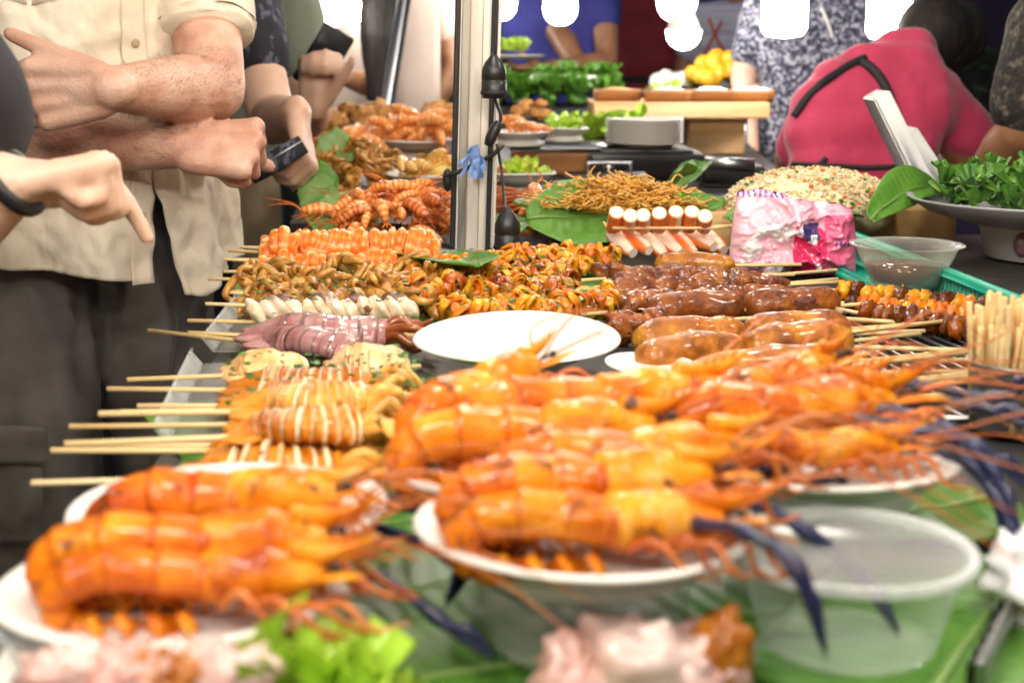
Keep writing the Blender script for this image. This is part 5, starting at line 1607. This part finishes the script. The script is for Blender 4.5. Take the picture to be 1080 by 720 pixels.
def person(label, base, yaw, h=1.72, J=None, L=None, R=None, skin='skin', shirt='blackcloth', legs='blackcloth', hair='hair', vox=.009, cv=.011,
           sleeve=.55, longhair=0, wid=1.0, wr=.006, hands=True, custom_shirt=False, shirt_caps=None, shorts=False, group=None, belly=1.0):
    """J overrides joints (world); L, R = dict(elbow, wrist, dir, nrm, curl, side) for the person's own left / right arm (local +x is his left)"""
    base = A(base); k = h / 1.72
    loc = lambda x, y, z: base + rotz(A([x, y, z]) * k, yaw)
    j = dict(head=loc(0, -.03, 1.60), neck=loc(0, .0, 1.44), chest=loc(0, -.005, 1.25), waist=loc(0, -.005, 1.05), pelvis=loc(0, .01, .92),
             ls=loc(.185, .01, 1.385), rs=loc(-.185, .01, 1.385), lh=loc(.085, .01, .90), rh=loc(-.085, .01, .90),
             lk=loc(.095, -.02, .50), rk=loc(-.095, -.02, .50), la=loc(.10, .02, .085), ra=loc(-.10, .02, .085),
             le=loc(.26, .03, 1.10), re=loc(-.26, .03, 1.10), lw=loc(.25, -.10, .88), rw=loc(-.25, -.10, .88))
    if J: j.update({a: A(b) for a, b in J.items()})
    if L:
        j['le'], j['lw'] = A(L['e']), A(L['w'])
    if R:
        j['re'], j['rw'] = A(R['e']), A(R['w'])
    rt = rotz([1, 0, 0], yaw); fw = rotz([0, -1, 0], yaw); up = A([0, 0, 1.])
    if J and 'ls' in J and 'rs' in J: rt = unit(j['ls'] - j['rs'])
    t = thing('person', label, 'person', base, group=group)
    S_ = k * wid

    def torso(mb, e=0.0, lo=True):
        # stacked side-to-side capsules
        for c, hw, r in ((j['neck'] * .75 + (j['ls'] + j['rs']) * .125 - up * .03, .10, .062), ((j['ls'] + j['rs']) / 2 * .5 + j['chest'] * .5 + up * .02, .105, .098), (j['chest'], .095, .105), (j['chest'] * .5 + j['waist'] * .5, .085, .104 * belly), (j['waist'], .08, .103 * belly)) + (((j['pelvis'], .085, .105),) if lo else ()):
            mb.capsule(c - rt * hw * S_, (r + e) * S_, c + rt * hw * S_, (r + e) * S_, 16)
        mb.capsule(j['rs'], (.060 + e) * k, j['ls'], (.060 + e) * k, 16)
        mb.capsule(j['chest'], (.10 + e) * S_, j['waist'], (.095 * belly + e) * S_, 16)
    mb = MB(); torso(mb)
    # head
    hd = unit(j['head'] - j['neck'])
    mb.capsule(j['neck'] - hd * .03, .056 * k, j['head'] - hd * .04, .053 * k, 14)
    F = unit(fw - hd * np.dot(fw, hd)); rr = np.cross(F, hd)
    Rm = np.stack([rr, -F, hd], 1)
    mb.ell(j['head'] + hd * .03 * k + F * -.005, A([.073, .092, .098]) * k, 20, 14, rot=Rm)
    mb.ell(j['head'] - hd * .045 * k + F * .022 * k, A([.054, .058, .062]) * k, 16, 12, rot=Rm)
    mb.capsule(j['head'] + F * .082 * k + hd * .018 * k, .009 * k, j['head'] + F * .099 * k - hd * .016 * k, .0125 * k, 10)
    for s in (-1, 1):
        mb.ell(j['head'] + rr * s * .076 * k - hd * .0 * k - F * .005, A([.010, .018, .030]) * k, 10, 8, rot=Rm)
    # limbs
    for sd in 'lr':
        mb.capsule(j[sd + 's'], .054 * k, j[sd + 'e'], .042 * k, 16)
        m1 = j[sd + 'e'] * .7 + j[sd + 'w'] * .3
        mb.capsule(j[sd + 'e'], .040 * k, m1, .0425 * k, 16); mb.capsule(m1, .0425 * k, j[sd + 'w'], .0255 * k, 16)
        mb.capsule(j[sd + 'h'], .082 * k, j[sd + 'k'], .052 * k, 14)
        m2 = j[sd + 'k'] * .7 + j[sd + 'a'] * .3
        mb.capsule(j[sd + 'k'], .050 * k, m2, .054 * k, 14); mb.capsule(m2, .054 * k, j[sd + 'a'], .036 * k, 14)
        f0 = A([j[sd + 'a'][0], j[sd + 'a'][1], base[2] + .04])
        mb.capsule(f0 - fw * .04, .037 * k, f0 + fw * .15 * k - up * .008, .030 * k, 12)
        D = (L if sd == 'l' else R) or {}
        d = D.get('d'); d = unit(j[sd + 'w'] - j[sd + 'e']) if d is None else d
        nr = D.get('n'); nr = (-rt if sd == 'l' else rt) if nr is None else nr
        hand(mb, j[sd + 'w'], d, nr, side=D.get('s', 1 if sd == 'l' else -1), size=D.get('k', 1.0) * k, curl=D.get('c', REL), thumb=D.get('t', (.7, .35)), tcurl=D.get('tc', .3))
    remeshed('body', mb, vox, M[skin], t, smooth=4, off=base, factor=.5)
    # face bits
    for s in (-1, 1):
        e = MB(); e.ell(j['head'] + F * .083 * k + rr * s * .03 * k + hd * .02 * k, A([.011, .008, .007]) * k, 10, 8, rot=Rm); e.build('eye', M['black'], t, off=base)
    e = MB(); e.ell(j['head'] + F * .080 * k - hd * .048 * k, A([.023, .010, .008]) * k, 12, 8, rot=Rm, col=(.75, .35, .3)); e.build('mouth', M[skin], t, off=base)
    # hair
    hb = MB(); hb.ell(j['head'] + hd * .045 * k - F * .018 * k, A([.083, .094, .092]) * k, 22, 16, amp=.08, fs=3, rot=Rm)
    hb.ell(j['head'] - hd * .01 * k - F * .045 * k, A([.074, .060, .075]) * k, 18, 12, amp=.1, fs=3, rot=Rm)
    if longhair:
        c = j['head'] - F * .055 * k
        hb.capsule(c, .075 * k, c - up * longhair * .5 + fw * -.02, .085 * k, 14); hb.capsule(c - up * longhair * .5 + fw * -.02, .085 * k, c - up * longhair, .04 * k, 14)
        for s in (-1, 1): hb.capsule(j['head'] + rr * s * .07 * k + hd * .02, .03 * k, j['head'] + rr * s * .085 * k - up * longhair * .8 + F * .03, .03 * k, 10)
    remeshed('hair', hb, .007, M[hair], t, smooth=2, off=base, disp=lambda p: .003 * math.sin(p[0] * 300 + p[1] * 260) * mn.noise(Vector(p * 30)))

    def wrinkle(p, s=1.0):
        v = Vector(p * A([9, 9, 5]))
        return wr * (mn.noise(v + Vector((0, 0, 1.5 * mn.noise(v * .6)))) + .45 * mn.noise(v * 2.7) - .7 * abs(mn.noise(v * 2.1 + Vector((2 * p[2], 3, 0)))) - .35 * abs(mn.noise(v * 4.6))) + .001
    # trousers
    lb = MB()
    lb.capsule(j['pelvis'] - rt * .08 * S_, .112 * S_, j['pelvis'] + rt * .08 * S_, .112 * S_, 16)
    lb.capsule(j['waist'] * .6 + j['pelvis'] * .4 - rt * .075 * S_, .108 * belly * S_, j['waist'] * .6 + j['pelvis'] * .4 + rt * .075 * S_, .108 * belly * S_, 16)
    for sd in 'lr':
        lb.capsule(j[sd + 'h'], .102 * k, j[sd + 'k'], .080 * k, 16)
        if not shorts:
            a = j[sd + 'a'] + up * .02
            lb.capsule(j[sd + 'k'], .080 * k, a, .066 * k, 16)
    remeshed('trousers' if not shorts else 'shorts', lb, cv, M[legs], t, smooth=6, off=base, disp=wrinkle)
    for sd in 'lr':
        sb = MB(); f0 = A([j[sd + 'a'][0], j[sd + 'a'][1], base[2] + .045])
        sb.capsule(f0 - fw * .045 * k, .045 * k, f0 + fw * .16 * k - up * .006, .038 * k, 12)
        o = remeshed('shoe', sb, .01, M['black'], t, smooth=2, off=base)
    if not custom_shirt:
        tb = MB(); torso(tb, .013)
        for sd in 'lr':
            q = j[sd + 's'] * (1 - sleeve) + j[sd + 'e'] * sleeve
            tb.capsule(j[sd + 's'], .070 * k, q, .064 * k, 16)
        if shirt_caps:
            tb = MB()
            for c in shirt_caps: tb.capsule(*c, 16)
        lo_ = j['pelvis'] - up * .02
        tb.capsule(lo_ - rt * .08 * S_, .118 * S_, lo_ + rt * .08 * S_, .118 * S_, 16)
        so_ = remeshed('shirt', tb, cv, M[shirt], t, smooth=6, off=base, disp=wrinkle)
    t_j = dict(j); t_j.update(rt=rt, fw=fw, base=base, k=k)
    return t, t_j


def snapper(obj, base):
    me = obj.data
    bv = BVHTree.FromPolygons([tuple(A(v.co) + A(base)) for v in me.vertices], [tuple(p.vertices) for p in me.polygons])

    def f(px, py, out=.003):
        r = unit(ray(px, py))
        h = bv.ray_cast(Vector(CAM), Vector(r))
        if h[0] is None: return None
        return A(h[0]) + unit(A(h[1]) - 1.5 * r) * out
    return f


def child(t, name):
    return [c for c in t.children if c.name.split('.')[0] == name][0]


# ---------------------------------------------------------------- man in the beige shirt
bx, by, byaw = -.605, 2.02, math.radians(42)
t, j = person('man in open hem beige shirt with folded bare arms at the table\'s left edge', (bx, by, 0), byaw, 1.80,
              L=dict(e=at(224, 94, 1.915), w=at(116, 94, 1.72), d=A([-1, .04, -.09]), n=A([.05, 1, .05]), s=-1, k=.98, c=((.30, .5, .4), (.36, .55, .4), (.42, .55, .4), (.5, .55, .4)), t=(.50, .05), tc=.0),
              R=dict(e=at(6, 147, 1.865), w=at(190, 156, 1.845), d=A([1, .08, -.06]), n=A([-.1, .75, -.6]), s=1, k=1.02, c=FIST, t=(.1, 1.1), tc=1.4),
              skin='skin', legs='greytrouser', vox=.0038, cv=.007, custom_shirt=True, wr=.012, wid=1.04, belly=1.06)
rt, fw, base = j['rt'], j['fw'], j['base']
up = A([0, 0, 1.])
sh = thing  # (shirt built below as one part with its own pieces)


def shirt_pt(phi, z):
    """beige shirt surface; phi 0 = front"""
    s = (1.50 - z) / .75
    hw = np.interp(z, [.74, .85, 1.0, 1.2, 1.38, 1.47], [.205, .200, .195, .208, .200, .09])
    hd = np.interp(z, [.74, .85, 1.0, 1.2, 1.38, 1.47], [.176, .168, .156, .148, .115, .07])
    c = base + A([0, 0, 0]) + fw * .01
    x = math.sin(phi); y = math.cos(phi)
    e = .85
    x = math.copysign(abs(x) ** e, x); y = math.copysign(abs(y) ** e, y)
    v = Vector((phi * 2.2, z * 6.5, 2.0))
    wv = .013 * mn.noise(v + Vector((0, mn.noise(v * .7) * 1.8, 0))) - .014 * abs(mn.noise(v * 1.5 + Vector((phi, z * 5, 3)))) - .007 * abs(mn.noise(v * 3.3 + Vector((1, z * 6, 8)))) + .003 * mn.noise(v * 6) - .006 * abs(mn.noise(Vector((phi * 5 + z * 9, z * 16 - phi * 3, 5)))) - .004 * abs(mn.noise(Vector((phi * 14 - z * 7, z * 12 + phi * 9, 9)))) + (.010 * math.sin(phi * 9 + z * 4) * max(0, (1.0 - z) / .25))
    return c + rt * x * (hw + wv) + fw * y * (hd + wv) + up * z


def shirt_panel(ph0, ph1, hem, top, edge0=None, edge1=None, nu=70, nv=70):
    def fn(u, v):
        q = ph0 + (ph1 - ph0) * u
        zb = hem(u)
        z = zb + (top - zb) * v
        a = q
        if edge0: a += edge0(z) * (1 - u) ** 3
        if edge1: a += edge1(z) * u ** 3
        return shirt_pt(a, z) - base
    return fn


op = lambda z: max(0, (1.0 - z)) * 1.15
sp = bpy.data.objects.new('shirt', None)
mb = MB()
# his left panel (toward the food): from placket round to the back
mb.grid(shirt_panel(.03, math.pi, lambda u: .800 + .035 * math.sin(u * 3.3) - .016 * math.exp(-((u - .06) / .05) ** 2), 1.46, edge0=lambda z: op(z) * .9), 110, 130, th=-.003)
mb.grid(shirt_panel(-math.pi, .075, lambda u: .822 + .035 * math.sin(u * 3.0) - .006 * u, 1.46, edge1=lambda z: -op(z) * .30), 110, 130, th=-.003)
shirt = mb.build('shirt', M['beige'], t)
# sleeves
for sd, fr, hem_dx in (('l', .78, 0), ('r', .78, 0)):
    a, b = j[sd + 's'], j[sd + 'e']
    d = unit(b - a)
    e1 = a * (1 - fr) + b * fr
    mb = MB()
    mb.tube(catmull([a - d * .06, a, a * .6 + e1 * .4, e1, e1 + d * .004], 6), lambda q: .058 + .004 * min(1, q * 1.5) + .002 * math.sin(q * 20), 28, cap=False,
            rfun=lambda q, an: 1 + .04 * np.sin(an * 3 + q * 7) + .03 * np.sin(an * 7 - q * 12))
    mb.tube([e1 - d * .022, e1 + d * .0045], .0650, 28, cap=False, rfun=lambda q, an: 1 + .05 * np.sin(an * 3 + 7) + .03 * np.sin(an * 7 - 12))
    mb.tube([e1 + d * .0045, e1 - d * .03], .0605, 28, cap=False)
    mb.build('sleeve', M['beige'], shirt, off=base)
# placket, buttons, pocket as pieces of the shirt
mb = MB()
mb.grid(lambda u, v: shirt_pt(.075 - .115 + .115 * u - op(1.44 - v * .62) * .30, 1.44 - v * .62) - base + fw * (.0045 + .001 * math.sin(v * 40)), 6, 60, th=.001)
mb.build('placket', M['beige'], shirt)
for z in (1.36, 1.245, 1.135, 1.02, .91):
    p = shirt_pt(.02 - op(z) * .30, z) - base + fw * .0065
    mb = MB(); mb.ell(p, (.0062, .0062, .0062), 14, 8, rot=np.stack([rt, up, fw], 1) * A([1, 1, .35])); mb.build('button', M['khaki'], shirt)
for s in (1, -1):
    mb = MB()
    mb.grid(lambda u, v: shirt_pt(s * (.26 + .62 * u), 1.345 - .15 * v - .014 * (1 - abs(2 * u - 1)) * (v > .98)) - base + fw * .004 + rt * s * .003, 14, 14, th=.0015)
    mb.build('chest_pocket', M['beige'], shirt)
    mb = MB()
    mb.grid(lambda u, v: shirt_pt(s * (.25 + .64 * u), 1.352 - .045 * v - .012 * (1 - abs(2 * u - 1)) * v) - base + fw * .0075 + rt * s * .003, 14, 6, th=.0015)
    mb.build('pocket_flap', M['beige'], shirt)
# hair on the bare forearms
def arm_hair(t, j, base, n, seed, col):
    body = child(t, 'body').data; r_ = random.Random(seed); mb = MB()
    cand = []
    for sd in 'lr':
        e, w_ = j[sd + 'e'], j[sd + 'w']; ax = w_ - e; LL = np.dot(ax, ax)
        for v in body.vertices:
            p = A(v.co) + A(base); u = np.dot(p - e, ax) / LL
            if -.05 < u < .98 and np.linalg.norm(p - e - ax * u) < .06 and v.normal[1] < .3:
                cand.append((p, A(v.normal), unit(ax)))
    for i in range(n):
        p, nn, ax = cand[r_.randrange(len(cand))]
        d = unit(ax * .8 + nn * .35 + A([r_.gauss(0, .25), r_.gauss(0, .25), r_.gauss(-.25, .25)]))
        s_ = unit(np.cross(d, nn)); L_ = r_.uniform(.006, .016); p = p + A([r_.gauss(0, .001) for _ in range(3)]) - A(base)
        mb.add([p - s_ * .00022, p + s_ * .00022, p + d * L_ + nn * -.0015], [(0, 1, 2)], col)
    o = mb.build('arm_hair', M['hairbrown'], t); o['kind'] = 'stuff'


arm_hair(t, j, base, 5200, 3, (1, 1, 1))
# cargo pocket on the right trouser leg
tr = child(t, 'trousers'); sn = snapper(tr, base)
mb = MB()
def pk(u, v):
    p = sn(-18 + 64 * u, 452 + 120 * v, .010)
    if p is None: p = at(-18 + 64 * u, 452 + 120 * v, 1.88)
    return p - base + fw * .004 * math.sin(v * 9 + u * 3)
mb.grid(pk, 12, 14, th=.004); mb.build('cargo_pocket', M['greytrouser'], t)
mb = MB(); mb.grid(lambda u, v: pk(u * 1.04 - .02, v * .34 - .05) + fw * .008, 12, 6, th=.004); mb.build('pocket_flap', M['greytrouser'], t)
mb = MB()
q = [sn(x, y, .004) for x, y in ((188, 330), (182, 380), (172, 430), (160, 480), (150, 540))]
q = [p - base for p in q if p is not None]
if len(q) > 2:
    mb.tube(catmull(q, 5), .003, 6); mb.build('seam', M['greytrouser'], t)

# ---------------------------------------------------------------- pointing person at the near left
w0 = at(3, 197, 1.0)
t, j = person('person in black tee and navy shorts pointing down at the food, near left', (-.78, 1.12, 0), math.radians(75), 1.70,
              J=dict(rs=at(-70, 112, 1.03), ls=(-.80, 1.38, 1.37)),
              R=dict(e=at(-120, 285, 1.02), w=w0, d=unit(A([.80, .36, .10])), n=A([.1, -.12, -1]), s=1, k=.84,
                     c=((1.12, .10, .06), (1.45, 1.5, .8), (1.6, 1.4, .8), (1.65, 1.4, .8)), t=(.75, .15), tc=.25),
              skin='skinpale', shirt='blackcloth', legs='navycloth', vox=.0042, wid=.92, shorts=True, sleeve=.75)
mb = MB()
wd_ = unit(w0 - j['re']); c = w0 + wd_ * .004
a1 = unit(np.cross(wd_, up)); a2 = np.cross(wd_, a1)
for kk, rr_ in ((-.006, .0055), (.014, .0022)):
    mb.tube([c - wd_ * kk + (a1 * math.cos(a) + a2 * math.sin(a)) * .0245 for a in np.linspace(0, TAU, 33)], rr_, 8, flat=1, cap=False)
mb.build('wristband', M['black'], t, off=j['base'])

# ---------------------------------------------------------------- customer in dark patterned shirt
e_ = at(292, 118, 2.42); wv_ = at(306, 128, 2.22)
t, j = person('customer in dark patterned shirt and black trousers behind the beige shirt', (-.70, 2.62, 0), math.radians(25), 1.74,
              L=dict(e=at(287, 128, 2.52), w=at(313, 120, 2.30), d=A([.15, -.4, -.9]), n=A([-1, .1, -.2]), s=1, c=GRIP, k=.95),
              skin='skinpale', shirt='patterned', legs='blackcloth', vox=.0065, sleeve=.72)
p0, p1 = at(264, 186, 2.20), at(320, 152, 2.20)
t2 = thing('wallet', 'dark blue patterned pouch held by the customer in dark patterned shirt', 'pouch', p0)
mb = MB(); mb.tube([(0, 0, 0), (p1 - p0) * .5, p1 - p0], [.014, .017, .015], 14, flat=.45, up=(0, 1, 0)); mb.build('body', M['patterned'], t2)
mb = MB(); mb.tube([(0, -.006, .006), (p1 - p0) + A([0, -.006, .006])], .0014, 6); mb.build('zip', M['steel'], t2)

# ---------------------------------------------------------------- sage shirt, holding a phone
t, j = person('customer in sage green tee and khaki trousers holding a phone', (-.70, 3.15, 0), math.radians(20), 1.80,
              L=dict(e=at(325, 125, 3.05), w=at(333, 110, 2.84), d=A([.15, -.15, 1]), n=A([.1, -1, -.1]), s=1, c=((1.2, 1.4, .9),) * 4, t=(.5, .5), tc=.3),
              skin='skinpale', shirt='sage', legs='khaki', vox=.008, sleeve=.75)
t2 = thing('phone', 'dark phone gripped by the customer in sage green tee', 'phone', at(341, 62, 2.86), rot=(.2, .55, .2))
mb = MB(); mb.box((0, 0, 0), (.068, .009, .13), .004); mb.build('case', M['black'], t2)
mb = MB(); mb.box((0, .0052, 0), (.060, .001, .12), .0004); mb.build('screen', M['lit'] if False else M['darksteel'], t2)

# ---------------------------------------------------------------- woman in cream apron, long dark hair
t, j = person('woman with long dark hair and cream apron behind the slim pole', (-.38, 4.95, 0), math.radians(-50), 1.66,
              R=dict(e=at(398, 92, 4.75), w=at(356, 80, 4.6), d=A([-.8, -.4, .2]), n=A([.2, .2, -1]), c=GRIP),
              skin='skinbrown', shirt='cream', legs='blackcloth', longhair=.42, vox=.011, cv=.013, wid=.95)
mb = MB()
mb.grid(lambda u, v: j['base'] * 0 + rotz([(u - .5) * .50, -.15 - .03 * math.cos((u - .5) * 3) - .01 * math.sin(u * 14) * v, 1.30 - v * .75], math.radians(-28)), 20, 20, th=.004)
mb.build('apron', M['cream'], t)
hb = MB(); hb.capsule(at(400, -60, 4.75), .075, at(398, 40, 4.66), .055, 14); hb.capsule(at(398, 40, 4.66), .055, at(396, 102, 4.64), .028, 14)
remeshed('hair_lock', hb, .008, M['hair'], t, smooth=2, off=j['base'], disp=lambda p: .006 * mn.noise(Vector((p[0] * 60, p[1] * 60, p[2] * 6))))
# passers-by behind
person('passer-by in pale mauve top in the aisle beyond the phone', (-.85, 6.2, 0), math.radians(40), 1.70, skin='skinbrown', shirt='stripe', legs='blackcloth', vox=.013, cv=.016)
person('passer-by in dark top seen between the slim pole and the white pole', (-.42, 8.2, 0), math.radians(-20), 1.72, skin='skinbrown', shirt='darkspeckle', legs='navycloth', vox=.013, cv=.016)
# ---------------------------------------------------------------- man in blue
t, j = person('man in blue tee and dark apron holding a plate beyond the green parcels', (.18, 5.55, 0), math.radians(-38), 1.78,
              R=dict(e=at(612, 74, 5.25), w=at(572, 72, 5.0), d=A([-1, -.2, .05]), n=A([0, .1, 1]), c=REL),
              L=dict(e=at(640, 66, 5.3), w=at(560, 78, 5.05), d=A([-1, -.2, 0]), n=A([0, .1, 1]), c=REL),
              skin='skinbrown', shirt='bluetee', legs='blackcloth', vox=.011, cv=.013, wid=1.12, belly=1.1)
plate(at(545, 62, 4.95), .10, 'white plate held out by the man in blue', name='held_plate', depth=.012)
mb = MB(); ruffle(mb, (0, 0, .01), 20, .05, 44, (.05, .05, .01)); tag(mb.build('salad_heap', M['lettuce'], loc=at(543, 58, 4.95)), 'pale greens on the plate held by the man in blue', 'salad')
person('person in dark red top standing beyond the man in blue', (.58, 6.5, 0), math.radians(10), 1.74, skin='skinbrown', shirt='redtee', legs='blackcloth', vox=.013, cv=.015)
# child with orange straps
t, j = person('child in pale striped tee with crossed orange straps beyond the fruit', (.97, 6.3, 0), math.radians(165), 1.56,
              skin='skinbrown', shirt='stripe', legs='navycloth', vox=.011, cv=.012)
sn = snapper(child(t, 'shirt'), j['base'])
for pts in (((762, 22), (752, 40), (742, 58), (738, 72)), ((748, 20), (754, 36), (764, 56), (770, 76))):
    q = [sn(*p, .008) for p in pts]; q = [p - j['base'] for p in q if p is not None]
    if len(q) > 1:
        mb = MB(); mb.tube(catmull(q, 4), .013, 8, flat=.4); mb.build('strap', M['orangecloth'], t)
# woman in speckled dress
t, j = person('woman in black and white speckled dress beyond the bending cook', (.97, 4.55, 0), math.radians(5), 1.62,
              skin='skinpale', shirt='speckle', legs='speckle', vox=.011, cv=.013, wid=1.12, sleeve=.7)
sn = snapper(child(t, 'shirt'), j['base'])
q = [sn(x, y, .006) for x, y in ((866, 8), (872, 22), (878, 40))]; q = [p - j['base'] for p in q if p is not None]
if len(q) > 1:
    mb = MB(); mb.tube(catmull(q, 4), .010, 8, flat=.4); mb.build('strap', M['foam'], t)

# ---------------------------------------------------------------- bending cook in pink
YC = 2.95
J = dict(pelvis=at(900, 262, YC - .02), waist=at(902, 205, YC - .02), chest=at(915, 122, YC + .05), neck=at(954, 60, YC + .16), head=at(980, 46, YC + .24),
         rs=at(985, 112, YC + .10), ls=at(868, 116, YC + .08))
J['lh'] = J['pelvis'] + A([-.09, 0, -.02]); J['rh'] = J['pelvis'] + A([.09, 0, -.02])
bpz = J['pelvis']
J.update(lk=A([bpz[0] - .1, YC + .0, .48]), rk=A([bpz[0] + .1, YC + .0, .48]), la=A([bpz[0] - .1, YC - .02, .085]), ra=A([bpz[0] + .1, YC - .02, .085]))
SCp = []
for (x, y, hw, r_, dy) in ((903, 250, .075, .088, 0), (904, 215, .07, .086, 0), (905, 180, .066, .084, .01), (910, 145, .080, .084, .03), (922, 116, .098, .078, .05), (930, 94, .086, .068, .07), (940, 74, .048, .062, .09), (952, 56, .018, .054, .13)):
    c = at(x, y, YC + dy); SCp.append((c - A([hw, 0, 0]), r_, c + A([hw, 0, 0]), r_))
SCp += [(at(868, 106, YC + .08), .052, at(842, 158, YC + .13), .052), (at(985, 104, YC + .08), .064, at(1020, 140, YC + .09), .062), (at(930, 90, YC + .1), .06, at(990, 98, YC + .10), .054), (at(925, 90, YC + .1), .06, at(868, 106, YC + .08), .052)]
t, j = person('cook in raspberry pink tee bending over with black apron straps', (bpz[0], YC, 0), math.radians(180), 1.70, J=J,
              R=dict(e=at(1026, 172, YC + .10), w=at(985, 215, YC + .32), d=A([-.6, .8, -.2]), n=A([-.5, 0, -.8]), c=GRIP),
              L=dict(e=at(836, 168, YC + .16), w=at(850, 215, YC + .36), d=A([.4, .8, -.3]), n=A([.5, 0, -.8]), c=GRIP),
              skin='skinbrown', shirt='pinktee', legs='blackcloth', vox=.008, cv=.0095, wid=.66, sleeve=.55, shirt_caps=SCp)
hb = MB(); hb.ell(at(985, 36, YC + .20), (.080, .085, .084), 20, 14, amp=.06, fs=3); hb.ell(at(970, 54, YC + .17), (.058, .06, .045), 16, 12)
remeshed('hair_bun', hb, .008, M['hair'], t, smooth=2, off=j['base'])
sn = snapper(child(t, 'shirt'), j['base'])
for nm, r_, pts in (('apron_strap', .009, ((838, 124), (850, 106), (866, 90), (884, 77), (900, 68), (914, 62))), ('apron_strap', .010, ((904, 64), (918, 72), (930, 86), (938, 104), (943, 124), (946, 144))),
                    ('apron_tie', .0055, ((836, 173), (850, 174), (868, 175), (890, 176), (915, 177), (945, 176), (965, 175))), ('apron_tie', .006, ((846, 186), (856, 180), (864, 174), (872, 167)))):
    q = [sn(*p, .005) for p in pts]; q = [p - j['base'] for p in q if p is not None]
    if len(q) > 1:
        mb = MB(); mb.tube(catmull(q, 5), r_, 8, flat=.55, up=(0, -1, 0)); mb.build(nm, M['strap'], t)
# person at the right edge
t, j = person('person in dark speckled shirt whose arm enters at the right edge', (1.34, 2.55, 0), math.radians(-20), 1.74,
              R=dict(e=at(1075, 140, 2.5), w=at(1030, 190, 2.62), d=A([-.8, .5, -.4]), n=A([-.3, 0, -1]), c=GRIP),
              J=dict(rs=at(1105, 30, 2.5), ls=at(1330, 30, 2.62)),
              skin='skinbrown', shirt='darkspeckle', legs='blackcloth', vox=.008, cv=.010, sleeve=.72)
